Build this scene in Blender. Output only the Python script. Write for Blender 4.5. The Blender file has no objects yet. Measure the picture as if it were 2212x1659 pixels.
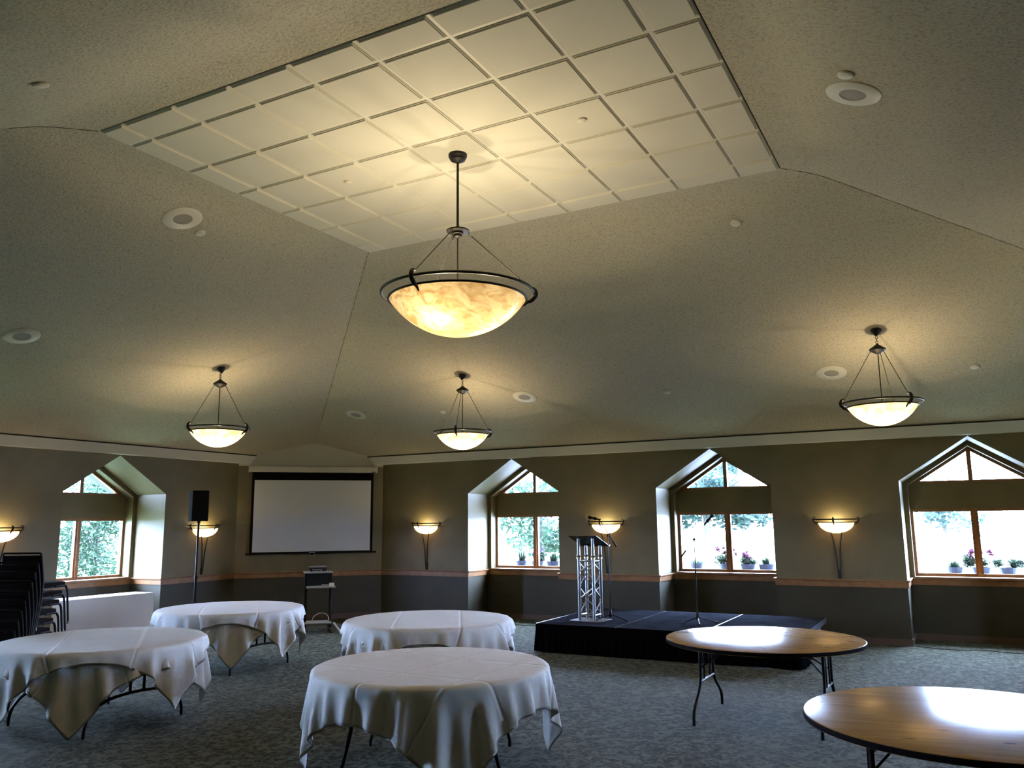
import bpy, bmesh, math, random
import numpy as np
from mathutils import Vector, Matrix

# ---------------------------------------------------------------- camera
sc = bpy.context.scene
H = 1.865
cam = bpy.data.cameras.new('camera')
camo = bpy.data.objects.new('camera', cam)
sc.collection.objects.link(camo)
cam.sensor_width = 36.0
cam.lens = 1772.446 / 2212 * 36.0
cam.clip_start = 0.05
cam.clip_end = 400
r_ = Vector((0.87994751, 0.47496139, -0.01020055))
u_ = Vector((0.08754813, -0.14101926, 0.98612823))
f_ = Vector((-0.46693437, 0.86863412, 0.16567153))
m_ = Matrix((r_, u_, -f_)).transposed().to_4x4()
m_.translation = Vector((0, 0, H))
camo.matrix_world = m_
sc.camera = camo

# ---------------------------------------------------------------- light of the sky, exposure
w = bpy.data.worlds.new('sky')
sc.world = w
w.use_nodes = True
bgn = w.node_tree.nodes['Background']
bgn.inputs[0].default_value = (0.51, 0.64, 1.0, 1)
bgn.inputs[1].default_value = 112.0
sc.view_settings.view_transform = 'Standard'
sc.view_settings.look = 'None'
sc.view_settings.gamma = 1
sc.view_settings.exposure = 0.15
sc.view_settings.use_curve_mapping = False
sc.cycles.use_denoising = True
sc.cycles.max_bounces = 10
sc.cycles.diffuse_bounces = 6
sc.cycles.transparent_max_bounces = 16
sc.cycles.caustics_reflective = False
sc.cycles.caustics_refractive = False
sc.cycles.sample_clamp_indirect = 6.0
LAMP = 0.46          # strength of the room's lamps
WARM = (1.0, 0.82, 0.50)

# ---------------------------------------------------------------- helpers
C = sc.collection
rnd = random.Random(7)
PI = math.pi


def tag(o, label, cat, group=None, kind=None):
    if label: o['label'] = label
    if cat: o['category'] = cat
    if group: o['group'] = group
    if kind: o['kind'] = kind
    return o


def thing(name, label, cat, loc=(0, 0, 0), rz=0, group=None):
    o = bpy.data.objects.new(name, None)
    o.empty_display_size = 0.1
    C.objects.link(o)
    o.location = loc
    o.rotation_euler = (0, 0, rz)
    return tag(o, label, cat, group)


def obj(name, bm, mat, parent=None, smooth=False, label=None):
    me = bpy.data.meshes.new(name)
    bmesh.ops.recalc_face_normals(bm, faces=bm.faces)
    bm.to_mesh(me)
    bm.free()
    for m in (mat if isinstance(mat, (list, tuple)) else [mat]):
        me.materials.append(m)
    if smooth:
        for p in me.polygons: p.use_smooth = True
        if smooth != 'all':
            me.set_sharp_from_angle(angle=math.radians(40))
    o = bpy.data.objects.new(name, me)
    C.objects.link(o)
    if parent is not None: o.parent = parent
    if label: o['label'] = label
    return o


def struct(name, bm, mat, parent=None, smooth=False):
    o = obj(name, bm, mat, parent, smooth)
    if parent is None: o['kind'] = 'structure'
    return o


def copy_tree(o, parent=None):
    c = o.copy()
    C.objects.link(c)
    if parent is not None: c.parent = parent
    for ch in list(o.children): copy_tree(ch, c)
    return c


def B(): return bmesh.new()


def box(bm, c, s, rot=None, bev=0.0, mi=0):
    r = bmesh.ops.create_cube(bm, size=1)
    vs = r['verts']
    bmesh.ops.scale(bm, vec=Vector(s), verts=vs)
    if bev > 0:
        es = list({e for v in vs for e in v.link_edges})
        rb = bmesh.ops.bevel(bm, geom=es, offset=bev, segments=2, profile=0.7, affect='EDGES')
        vs = rb['verts']
    if rot is not None:
        bmesh.ops.transform(bm, matrix=rot.to_4x4() if hasattr(rot, 'to_4x4') else rot, verts=vs)
    bmesh.ops.translate(bm, vec=Vector(c), verts=vs)
    if mi:
        for f in {f for v in vs for f in v.link_faces}: f.material_index = mi
    return vs


def b2(bm, a, b, bev=0.0):
    a = Vector(a); b = Vector(b)
    return box(bm, (a + b) / 2, tuple(abs(x) for x in (b - a)), bev=bev)


def tube(bm, pts, r, n=10, closed=False, caps=True):
    pts = [Vector(p) for p in pts]
    rs = r if isinstance(r, (list, tuple)) else [r] * len(pts)
    N = len(pts)
    rings = []
    prev = None
    for i, p in enumerate(pts):
        if closed: t = pts[(i + 1) % N] - pts[i - 1]
        elif i == 0: t = pts[1] - pts[0]
        elif i == N - 1: t = pts[-1] - pts[-2]
        else: t = (pts[i + 1] - p).normalized() + (p - pts[i - 1]).normalized()
        if t.length < 1e-9: t = Vector((0, 0, 1))
        t.normalize()
        if prev is None:
            a = Vector((0, 0, 1)) if abs(t.z) < 0.9 else Vector((1, 0, 0))
            nrm = t.cross(a).normalized()
        else:
            nrm = (prev - t * prev.dot(t))
            nrm = nrm.normalized() if nrm.length > 1e-6 else t.orthogonal().normalized()
        prev = nrm
        bn = t.cross(nrm)
        rings.append([bm.verts.new(p + (nrm * math.cos(2 * PI * k / n) + bn * math.sin(2 * PI * k / n)) * rs[i]) for k in range(n)])
    M = N if closed else N - 1
    for i in range(M):
        a, b = rings[i], rings[(i + 1) % N]
        for k in range(n):
            bm.faces.new((a[k], a[(k + 1) % n], b[(k + 1) % n], b[k]))
    if caps and not closed:
        bm.faces.new(rings[0]); bm.faces.new(rings[-1])


def lathe(bm, prof, n=48, a0=0.0, a1=2 * PI, c=(0, 0, 0)):
    full = abs((a1 - a0) - 2 * PI) < 1e-6
    cols = n if full else n + 1
    c = Vector(c)
    rows = []
    for (r, z) in prof:
        if r < 1e-6 and full:
            rows.append([bm.verts.new(c + Vector((0, 0, z)))])
        else:
            rows.append([bm.verts.new(c + Vector((r * math.cos(a0 + (a1 - a0) * k / n), r * math.sin(a0 + (a1 - a0) * k / n), z))) for k in range(cols)])
    for i in range(len(rows) - 1):
        a, b = rows[i], rows[i + 1]
        for k in range(n):
            k2 = (k + 1) % cols
            if len(a) == 1 and len(b) == 1: continue
            if len(a) == 1: bm.faces.new((a[0], b[k2], b[k]))
            elif len(b) == 1: bm.faces.new((a[k], a[k2], b[0]))
            else: bm.faces.new((a[k], a[k2], b[k2], b[k]))


def arc(R, z, a0, a1, n, c=(0, 0)):
    return [Vector((c[0] + R * math.cos(a0 + (a1 - a0) * i / n), c[1] + R * math.sin(a0 + (a1 - a0) * i / n), z)) for i in range(n + 1)]


def smooth_path(pts, k=6):
    """Catmull-Rom through pts"""
    P = [Vector(p) for p in pts]
    P = [P[0] * 2 - P[1]] + P + [P[-1] * 2 - P[-2]]
    out = []
    for i in range(1, len(P) - 2):
        for j in range(k):
            t = j / k
            a, b, c, d = P[i - 1], P[i], P[i + 1], P[i + 2]
            out.append(0.5 * ((2 * b) + (c - a) * t + (2 * a - 5 * b + 4 * c - d) * t * t + (3 * b - a - 3 * c + d) * t ** 3))
    out.append(P[-2])
    return out


def poly(bm, pts, mi=0):
    f = bm.faces.new([bm.verts.new(Vector(p)) for p in pts])
    f.material_index = mi
    return f


# ---------------------------------------------------------------- materials
MAT = {}


def mat(name, col, rough=0.6, metal=0.0, bump=None, spec=None, noise=None, emit=None):
    m = bpy.data.materials.new(name)
    m.use_nodes = True
    nt = m.node_tree
    b = nt.nodes['Principled BSDF']
    b.inputs['Base Color'].default_value = (*col, 1)
    b.inputs['Roughness'].default_value = rough
    b.inputs['Metallic'].default_value = metal
    if spec is not None: b.inputs['Specular IOR Level'].default_value = spec
    tc = nt.nodes.new('ShaderNodeTexCoord')
    if noise:                         # (scale, darker factor, lighter factor)
        n = nt.nodes.new('ShaderNodeTexNoise')
        n.inputs['Scale'].default_value = noise[0]
        n.inputs['Detail'].default_value = 4
        nt.links.new(tc.outputs['Object'], n.inputs['Vector'])
        r = nt.nodes.new('ShaderNodeValToRGB')
        r.color_ramp.elements[0].position = 0.3
        r.color_ramp.elements[1].position = 0.7
        r.color_ramp.elements[0].color = (*[c * noise[1] for c in col], 1)
        r.color_ramp.elements[1].color = (*[min(1, c * noise[2]) for c in col], 1)
        nt.links.new(n.outputs['Fac'], r.inputs['Fac'])
        nt.links.new(r.outputs['Color'], b.inputs['Base Color'])
    if bump:                          # (scale, strength, distance)
        n = nt.nodes.new('ShaderNodeTexNoise')
        n.inputs['Scale'].default_value = bump[0]
        n.inputs['Detail'].default_value = 3
        nt.links.new(tc.outputs['Object'], n.inputs['Vector'])
        bp = nt.nodes.new('ShaderNodeBump')
        bp.inputs['Strength'].default_value = bump[1]
        bp.inputs['Distance'].default_value = bump[2]
        nt.links.new(n.outputs['Fac'], bp.inputs['Height'])
        nt.links.new(bp.outputs['Normal'], b.inputs['Normal'])
    if emit:
        b.inputs['Emission Color'].default_value = (*emit[0], 1)
        b.inputs['Emission Strength'].default_value = emit[1]
    MAT[name] = m
    return m


def nodes_of(m): return m.node_tree.nodes, m.node_tree.links, m.node_tree.nodes['Principled BSDF']


# painted wall: khaki above the chair rail, darker green-grey below
wallm = mat('wall_paint', (0.30, 0.26, 0.15), 0.55, bump=(120, 0.25, 0.004))
N, L, b = nodes_of(wallm)
geo = N.new('ShaderNodeNewGeometry'); sep = N.new('ShaderNodeSeparateXYZ')
L.new(geo.outputs['Position'], sep.inputs[0])
gt = N.new('ShaderNodeMath'); gt.operation = 'GREATER_THAN'; gt.inputs[1].default_value = 0.9
L.new(sep.outputs['Z'], gt.inputs[0])
n1 = N.new('ShaderNodeTexNoise'); n1.inputs['Scale'].default_value = 2.2; n1.inputs['Detail'].default_value = 5
L.new(geo.outputs['Position'], n1.inputs['Vector'])
up = N.new('ShaderNodeValToRGB'); lo = N.new('ShaderNodeValToRGB')
up.color_ramp.elements[0].color = (0.128, 0.103, 0.047, 1); up.color_ramp.elements[1].color = (0.162, 0.131, 0.061, 1)
lo.color_ramp.elements[0].color = (0.028, 0.023, 0.010, 1); lo.color_ramp.elements[1].color = (0.038, 0.031, 0.014, 1)
for q in (up, lo):
    q.color_ramp.elements[0].position = 0.3; q.color_ramp.elements[1].position = 0.7
    L.new(n1.outputs['Fac'], q.inputs['Fac'])
mx = N.new('ShaderNodeMix'); mx.data_type = 'RGBA'
L.new(gt.outputs[0], mx.inputs['Factor']); L.new(lo.outputs['Color'], mx.inputs['A']); L.new(up.outputs['Color'], mx.inputs['B'])
L.new(mx.outputs['Result'], b.inputs['Base Color'])

# sprayed popcorn ceiling
ceilm = mat('popcorn_ceiling', (0.56, 0.52, 0.42), 0.9)
N, L, b = nodes_of(ceilm)
geo = N.new('ShaderNodeNewGeometry')
v1 = N.new('ShaderNodeTexNoise'); v1.inputs['Scale'].default_value = 42; v1.inputs['Detail'].default_value = 5; v1.inputs['Roughness'].default_value = 0.65
L.new(geo.outputs['Position'], v1.inputs['Vector'])
rp = N.new('ShaderNodeValToRGB')
rp.color_ramp.elements[0].position = 0.30; rp.color_ramp.elements[0].color = (0.36, 0.32, 0.25, 1)
rp.color_ramp.elements[1].position = 0.52; rp.color_ramp.elements[1].color = (0.60, 0.555, 0.45, 1)
L.new(v1.outputs['Fac'], rp.inputs['Fac'])
L.new(rp.outputs['Color'], b.inputs['Base Color'])
bp = N.new('ShaderNodeBump'); bp.inputs['Strength'].default_value = 0.8; bp.inputs['Distance'].default_value = 0.014
L.new(v1.outputs['Fac'], bp.inputs['Height']); L.new(bp.outputs['Normal'], b.inputs['Normal'])

tilem = mat('ceiling_tile', (0.74, 0.71, 0.64), 0.85, bump=(160, 0.12, 0.003), noise=(1.4, 0.96, 1.03))
gridm = mat('grid_white', (0.78, 0.76, 0.70), 0.5)
underlitm = mat('soffit_lit_white', (0.88, 0.87, 0.84), .6)  # underside paler than the fascia: window light put into its colour
soffm = mat('soffit_paint', (0.78, 0.77, 0.76), 0.7, bump=(90, 0.15, 0.003))
gapm = mat('dark_gap', (0.02, 0.018, 0.015), 0.9)
oakm = mat('oak_trim', (0.25, 0.118, 0.044), 0.38, noise=(9, 0.8, 1.2))
basem = mat('baseboard_brown', (0.09, 0.055, 0.035), 0.5)
bronzem = mat('bronze_metal', (0.012, 0.010, 0.008), 0.5, 0.0, spec=.3)
blackm = mat('black_metal', (0.006, 0.006, 0.007), 0.42, spec=.16)
blackp = mat('black_plastic', (0.008, 0.008, 0.009), 0.6, spec=0.3)
chromem = mat('chrome', (0.75, 0.76, 0.78), 0.16, 1.0)
alum = mat('aluminium', (0.34, 0.36, 0.40), 0.34, 1.0)
whitem = mat('white_enamel', (0.78, 0.77, 0.72), 0.4)
grillm = mat('speaker_grille', (0.36, 0.34, 0.30), 0.7)
screenm = mat('screen_white', (0.66, 0.68, 0.73), 0.6)
casem = mat('screen_case_ivory', (0.62, 0.59, 0.52), 0.45)
blackc = mat('black_border', (0.005, 0.005, 0.006), 0.9, spec=.08)
fabm = mat('black_upholstery', (0.009, 0.008, 0.009), 0.95, spec=.05, bump=(400, 0.3, 0.002))
skirtm = mat('black_skirt', (0.003, 0.003, 0.004), 1.0, spec=0.0)
stagem = mat('stage_deck_grey', (0.022, 0.024, 0.031), 1.0, spec=0.0, bump=(260, 0.35, 0.003), noise=(3.5, 0.75, 1.3))
shelfm = mat('grey_shelf', (0.33, 0.32, 0.28), 0.5)
greym = mat('grey_plastic', (0.30, 0.30, 0.31), 0.45)
cablem = mat('white_cable', (0.42, 0.38, 0.30), 0.5)
deskm = mat('lectern_plate', (0.20, 0.22, 0.24), 0.22, 0.55)
ledm = mat('blue_led', (0.05, 0.1, 0.6), 0.4, emit=((0.1, 0.3, 1.0), 3.0))
markm = mat('dark_mark', (0.03, 0.03, 0.03), 0.6)

# carpet
carpm = mat('carpet', (0.12, 0.12, 0.1), 0.95, spec=0.1)
N, L, b = nodes_of(carpm)
geo = N.new('ShaderNodeNewGeometry')
dn = N.new('ShaderNodeTexNoise'); dn.inputs['Scale'].default_value = 9; dn.inputs['Detail'].default_value = 2
L.new(geo.outputs['Position'], dn.inputs['Vector'])
ma = N.new('ShaderNodeMix'); ma.data_type = 'RGBA'; ma.blend_type = 'LINEAR_LIGHT'; ma.inputs['Factor'].default_value = 0.10
L.new(geo.outputs['Position'], ma.inputs['A']); L.new(dn.outputs['Color'], ma.inputs['B'])
vo = N.new('ShaderNodeTexVoronoi'); vo.inputs['Scale'].default_value = 15
L.new(ma.outputs['Result'], vo.inputs['Vector'])
fn = N.new('ShaderNodeTexNoise'); fn.inputs['Scale'].default_value = 38; fn.inputs['Detail'].default_value = 6; fn.inputs['Roughness'].default_value = 0.7
L.new(geo.outputs['Position'], fn.inputs['Vector'])
mm = N.new('ShaderNodeMix'); mm.data_type = 'FLOAT'; mm.inputs['Factor'].default_value = 0.62
L.new(vo.outputs['Distance'], mm.inputs['A']); L.new(fn.outputs['Fac'], mm.inputs['B'])
cr = N.new('ShaderNodeValToRGB')
cr.color_ramp.elements[0].position = 0.36; cr.color_ramp.elements[0].color = (0.024, 0.0235, 0.0145, 1)
cr.color_ramp.elements[1].position = 0.60; cr.color_ramp.elements[1].color = (0.115, 0.121, 0.086, 1)
e = cr.color_ramp.elements.new(0.47); e.color = (0.052, 0.053, 0.036, 1)
L.new(mm.outputs['Result'], cr.inputs['Fac']); L.new(cr.outputs['Color'], b.inputs['Base Color'])
bp = N.new('ShaderNodeBump'); bp.inputs['Strength'].default_value = 0.6; bp.inputs['Distance'].default_value = 0.01
L.new(fn.outputs['Fac'], bp.inputs['Height']); L.new(bp.outputs['Normal'], b.inputs['Normal'])

# plywood table top, lacquered
plym = mat('lacquered_plywood', (0.42, 0.26, 0.11), 0.34, spec=.17)
N, L, b = nodes_of(plym)
tc = N.new('ShaderNodeTexCoord'); mp = N.new('ShaderNodeMapping'); mp.inputs['Scale'].default_value = (1.2, 14, 1)
L.new(tc.outputs['Object'], mp.inputs['Vector'])
gn = N.new('ShaderNodeTexNoise'); gn.inputs['Scale'].default_value = 2.2; gn.inputs['Detail'].default_value = 7
L.new(mp.outputs['Vector'], gn.inputs['Vector'])
cr = N.new('ShaderNodeValToRGB'); cr.color_ramp.elements[0].color = (0.33, 0.17, 0.045, 1); cr.color_ramp.elements[1].color = (0.47, 0.26, 0.075, 1)
cr.color_ramp.elements[0].position = 0.3; cr.color_ramp.elements[1].position = 0.7
L.new(gn.outputs['Fac'], cr.inputs['Fac'])
fl = N.new('ShaderNodeTexNoise'); fl.inputs['Scale'].default_value = 4.5; fl.inputs['Detail'].default_value = 1
mp2 = N.new('ShaderNodeMapping'); mp2.inputs['Scale'].default_value = (1, 4, 1); L.new(tc.outputs['Object'], mp2.inputs['Vector']); L.new(mp2.outputs['Vector'], fl.inputs['Vector'])
fr2 = N.new('ShaderNodeMapRange'); fr2.inputs['From Min'].default_value = .735; fr2.inputs['From Max'].default_value = .76; L.new(fl.outputs['Fac'], fr2.inputs['Value'])
mf = N.new('ShaderNodeMix'); mf.data_type = 'RGBA'; mf.inputs['B'].default_value = (.06, .035, .015, 1)
L.new(fr2.outputs['Result'], mf.inputs['Factor']); L.new(cr.outputs['Color'], mf.inputs['A']); L.new(mf.outputs['Result'], b.inputs['Base Color'])
sn = N.new('ShaderNodeTexNoise'); sn.inputs['Scale'].default_value = 3; sn.inputs['Detail'].default_value = 3
L.new(tc.outputs['Object'], sn.inputs['Vector'])
mr = N.new('ShaderNodeMapRange'); mr.inputs['To Min'].default_value = 0.20; mr.inputs['To Max'].default_value = 0.29
L.new(sn.outputs['Fac'], mr.inputs['Value']); L.new(mr.outputs['Result'], b.inputs['Roughness'])

# white table linen with the creases it was folded on
def linen(name, ang):
    m = mat(name, (0.86, 0.86, 0.87), 0.75)
    N, L, b = nodes_of(m)
    tc = N.new('ShaderNodeTexCoord'); mp = N.new('ShaderNodeMapping'); mp.inputs['Rotation'].default_value = (0, 0, -ang)
    L.new(tc.outputs['UV'], mp.inputs['Vector'])
    sp = N.new('ShaderNodeSeparateXYZ'); L.new(tc.outputs['UV'], sp.inputs[0])
    hs = []
    for ax, per in (('X', 4.0), ('Y', 3.0)):
        a = N.new('ShaderNodeMath'); a.operation = 'MULTIPLY'; a.inputs[1].default_value = per; L.new(sp.outputs[ax], a.inputs[0])
        f = N.new('ShaderNodeMath'); f.operation = 'PINGPONG'; f.inputs[1].default_value = 0.5; L.new(a.outputs[0], f.inputs[0])
        g = N.new('ShaderNodeMapRange'); g.inputs['From Min'].default_value = 0.0; g.inputs['From Max'].default_value = 0.030
        L.new(f.outputs[0], g.inputs['Value']); hs.append(g)
    mn = N.new('ShaderNodeMath'); mn.operation = 'MINIMUM'; L.new(hs[0].outputs[0], mn.inputs[0]); L.new(hs[1].outputs[0], mn.inputs[1])
    wv = N.new('ShaderNodeTexNoise'); wv.inputs['Scale'].default_value = 5; wv.inputs['Detail'].default_value = 3
    L.new(tc.outputs['Object'], wv.inputs['Vector'])
    ad = N.new('ShaderNodeMath'); ad.operation = 'MULTIPLY_ADD'; ad.inputs[1].default_value = 1.4
    L.new(wv.outputs['Fac'], ad.inputs[0]); L.new(mn.outputs[0], ad.inputs[2])
    bp = N.new('ShaderNodeBump'); bp.inputs['Strength'].default_value = 0.75; bp.inputs['Distance'].default_value = 0.013
    L.new(ad.outputs[0], bp.inputs['Height']); L.new(bp.outputs['Normal'], b.inputs['Normal'])
    # a little light comes through the cloth
    tr = N.new('ShaderNodeBsdfTranslucent'); tr.inputs[0].default_value = (0.78, 0.76, 0.74, 1)
    ms = N.new('ShaderNodeMixShader'); ms.inputs[0].default_value = 0.16
    out = [n for n in N if n.type == 'OUTPUT_MATERIAL'][0]
    L.new(b.outputs[0], ms.inputs[1]); L.new(tr.outputs[0], ms.inputs[2]); L.new(ms.outputs[0], out.inputs['Surface'])
    return m


linenm = linen('white_linen', 0)


# alabaster glass of the lamps
def glassbowl(name, estr, tcol):
    m = bpy.data.materials.new(name); m.use_nodes = True
    N, L = m.node_tree.nodes, m.node_tree.links
    N.clear()
    out = N.new('ShaderNodeOutputMaterial')
    tc = N.new('ShaderNodeTexCoord'); mp = N.new('ShaderNodeMapping'); mp.inputs['Scale'].default_value = (5.5, 2.0, 9.0); mp.inputs['Rotation'].default_value = (0.4, 0.3, 0.9)
    L.new(tc.outputs['Object'], mp.inputs['Vector'])
    ns = N.new('ShaderNodeTexNoise'); ns.inputs['Scale'].default_value = 1.5; ns.inputs['Detail'].default_value = 7; ns.inputs['Distortion'].default_value = 1.6
    L.new(mp.outputs['Vector'], ns.inputs['Vector'])
    cr = N.new('ShaderNodeValToRGB')
    cr.color_ramp.elements[0].position = 0.34; cr.color_ramp.elements[0].color = (tcol[0] * .62, tcol[1] * .50, tcol[2] * .38, 1)
    cr.color_ramp.elements[1].position = 0.60; cr.color_ramp.elements[1].color = (*tcol, 1)
    L.new(ns.outputs['Fac'], cr.inputs['Fac'])
    tr = N.new('ShaderNodeBsdfTranslucent'); L.new(cr.outputs['Color'], tr.inputs[0])
    df = N.new('ShaderNodeBsdfPrincipled'); df.inputs['Roughness'].default_value = 0.25; L.new(cr.outputs['Color'], df.inputs['Base Color'])
    m1 = N.new('ShaderNodeMixShader'); m1.inputs[0].default_value = 0.75
    L.new(df.outputs[0], m1.inputs[1]); L.new(tr.outputs[0], m1.inputs[2])
    em = N.new('ShaderNodeEmission'); L.new(cr.outputs['Color'], em.inputs[0]); em.inputs[1].default_value = estr
    ad = N.new('ShaderNodeAddShader'); L.new(m1.outputs[0], ad.inputs[0]); L.new(em.outputs[0], ad.inputs[1])
    L.new(ad.outputs[0], out.inputs['Surface'])
    return m


bowlm = glassbowl('alabaster_large', 1.0, (0.150, 0.116, 0.066))
bowls = glassbowl('alabaster_small', 0.55, (1.0, 0.78, 0.45))
bowlw = glassbowl('alabaster_wall', 0.9, (1.0, 0.80, 0.50))

# window glass
glassm = bpy.data.materials.new('window_glass'); glassm.use_nodes = True
N, L = glassm.node_tree.nodes, glassm.node_tree.links
N.clear()
out = N.new('ShaderNodeOutputMaterial'); tr = N.new('ShaderNodeBsdfTransparent'); tr.inputs[0].default_value = (0.90, 0.97, 0.96, 1)
gl = N.new('ShaderNodeBsdfGlossy'); gl.inputs['Roughness'].default_value = 0.02
fr = N.new('ShaderNodeFresnel'); fr.inputs[0].default_value = 1.2
ms = N.new('ShaderNodeMixShader'); L.new(fr.outputs[0], ms.inputs[0]); L.new(tr.outputs[0], ms.inputs[1]); L.new(gl.outputs[0], ms.inputs[2])
L.new(ms.outputs[0], out.inputs['Surface'])

# outdoors
lawnm = mat('lawn', (0.10, 0.13, 0.06), 0.9, noise=(2.0, 0.8, 1.2))
pavem = mat('pale_paving', (0.42, 0.42, 0.40), 0.8, noise=(3, 0.9, 1.1))
barkm = mat('bark', (0.03, 0.025, 0.02), 0.9)
roofm = mat('roof_shingle', (0.10, 0.10, 0.11), 0.9)
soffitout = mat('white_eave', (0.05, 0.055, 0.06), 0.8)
potm = mat('blue_planter', (0.02, 0.03, 0.06), 0.6)


def leafmat(name, col):
    m = mat(name, col, 0.7)
    N, L, b = nodes_of(m)
    tr = N.new('ShaderNodeBsdfTranslucent'); tr.inputs[0].default_value = (*[min(1, c * 1.6) for c in col], 1)
    ms = N.new('ShaderNodeMixShader'); ms.inputs[0].default_value = 0.3
    out = [n for n in N if n.type == 'OUTPUT_MATERIAL'][0]
    L.new(b.outputs[0], ms.inputs[1]); L.new(tr.outputs[0], ms.inputs[2]); L.new(ms.outputs[0], out.inputs['Surface'])
    return m


leafa = leafmat('leaf_green', (0.012, 0.034, 0.016))
leafb = leafmat('leaf_bluegreen', (0.012, 0.030, 0.026))
leafp = leafmat('potted_leaf', (0.010, 0.022, 0.010))
petp = leafmat('petal_pink', (0.055, 0.008, 0.030))
petv = leafmat('petal_violet', (0.022, 0.012, 0.040))

# ---------------------------------------------------------------- room shell
YW, XW = 13.84, -12.54          # inner faces of the two windowed walls
XE, YR = 5.22, -2.10            # the walls behind and beside the camera
ZT = 3.063                      # underside of the soffit
PL = Vector((-12.54, 11.82, 0)); PR = Vector((-10.51, 13.84, 0))   # corner wall ends
DV = (PR - PL).normalized(); DN = Vector((DV.y, -DV.x, 0))         # along it, and into the room
DC = PR.y - PR.x
WIN_R = [-7.47, -3.65, 0.19]
WIN_L = [9.17, 5.33, 1.49]
WIN_E_ADDED = [10.4]  # unseen window, added so its daylight brightens the projection screen
HW, ZE, ZA = 0.972, 2.42, 3.05  # alcove half width, eaves, apex
D1, D2 = 0.78, 1.01             # depth of the alcove, depth of the window plane
HI = 0.90
SL = (ZA - ZE) / HW
ZAI = ZA - 0.085; ZEI = ZAI - SL * HI
ZSILL, ZH0, ZH1 = 0.955, 2.00, 2.41


def frame_map(kind):
    """maps wall coordinates (s along wall, d depth outwards, z) to world"""
    if kind == 'R': return lambda s, d, z: (s, YW + d, z)
    if kind == 'L': return lambda s, d, z: (XW - d, s, z)
    if kind == 'E': return lambda s, d, z: (XE + d, s, z)


def windowed_wall(name, kind, s0, s1, wins):
    F = frame_map(kind)
    bm = B()
    cur = s0
    for c in sorted(wins):
        poly(bm, [F(cur, 0, 0), F(c - HW, 0, 0), F(c - HW, 0, ZT), F(cur, 0, ZT)])
        poly(bm, [F(c - HW, 0, ZE), F(c, 0, ZA), F(c, 0, ZT), F(c - HW, 0, ZT)])
        poly(bm, [F(c + HW, 0, ZE), F(c, 0, ZA), F(c, 0, ZT), F(c + HW, 0, ZT)])
        # alcove cheeks and roof
        for sg in (-1, 1):
            poly(bm, [F(c + sg * HW, 0, 0), F(c + sg * HW, D1, 0), F(c + sg * HW, D1, ZE), F(c + sg * HW, 0, ZE)])
            poly(bm, [F(c + sg * HW, 0, ZE), F(c + sg * HW, D1, ZE), F(c, D1, ZA), F(c, 0, ZA)])
            # face strip around the inner opening
            poly(bm, [F(c + sg * HW, D1, 0), F(c + sg * HI, D1, 0), F(c + sg * HI, D1, ZEI), F(c + sg * HW, D1, ZE)])
            poly(bm, [F(c + sg * HW, D1, ZE), F(c + sg * HI, D1, ZEI), F(c, D1, ZAI), F(c, D1, ZA)])
            # reveal
            poly(bm, [F(c + sg * HI, D1, ZSILL), F(c + sg * HI, D2 + .06, ZSILL), F(c + sg * HI, D2 + .06, ZEI), F(c + sg * HI, D1, ZEI)])
            poly(bm, [F(c + sg * HI, D1, ZEI), F(c + sg * HI, D2 + .06, ZEI), F(c, D2 + .06, ZAI), F(c, D1, ZAI)])
        poly(bm, [F(c - HI, D1, 0), F(c + HI, D1, 0), F(c + HI, D1, ZSILL), F(c - HI, D1, ZSILL)])
        # painted band between the two window lights
        poly(bm, [F(c - HI, D2 - .04, ZH0), F(c + HI, D2 - .04, ZH0), F(c + HI, D2 - .04, ZH1), F(c - HI, D2 - .04, ZH1)])
        for zz in (ZH0, ZH1):
            poly(bm, [F(c - HI, D2 - .04, zz), F(c + HI, D2 - .04, zz), F(c + HI, D2 + .06, zz), F(c - HI, D2 + .06, zz)])
        cur = c + HW
    poly(bm, [F(cur, 0, 0), F(s1, 0, 0), F(s1, 0, ZT), F(cur, 0, ZT)])
    return struct(name, bm, wallm)


windowed_wall('wall_right', 'R', PR.x, XE, WIN_R)
windowed_wall('wall_left', 'L', YR, PL.y, WIN_L)
windowed_wall('wall_east', 'E', YR, YW, WIN_E_ADDED)
bm = B(); poly(bm, [(XW, YR, 0), (XE, YR, 0), (XE, YR, ZT), (XW, YR, ZT)]); struct('wall_rear', bm, wallm)
bm = B()
poly(bm, [(PL.x, PL.y, 0), (PR.x, PR.y, 0), (PR.x, PR.y, 3.02), (PL.x, PL.y, 3.02)])
struct('wall_corner', bm, wallm)

# floor, also inside the alcoves
bm = B()
poly(bm, [(XW - .9, YR - .1, 0), (XE + .9, YR - .1, 0), (XE + .9, YW + .9, 0), (XW - .9, YW + .9, 0)])
struct('floor', bm, carpm)

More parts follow.
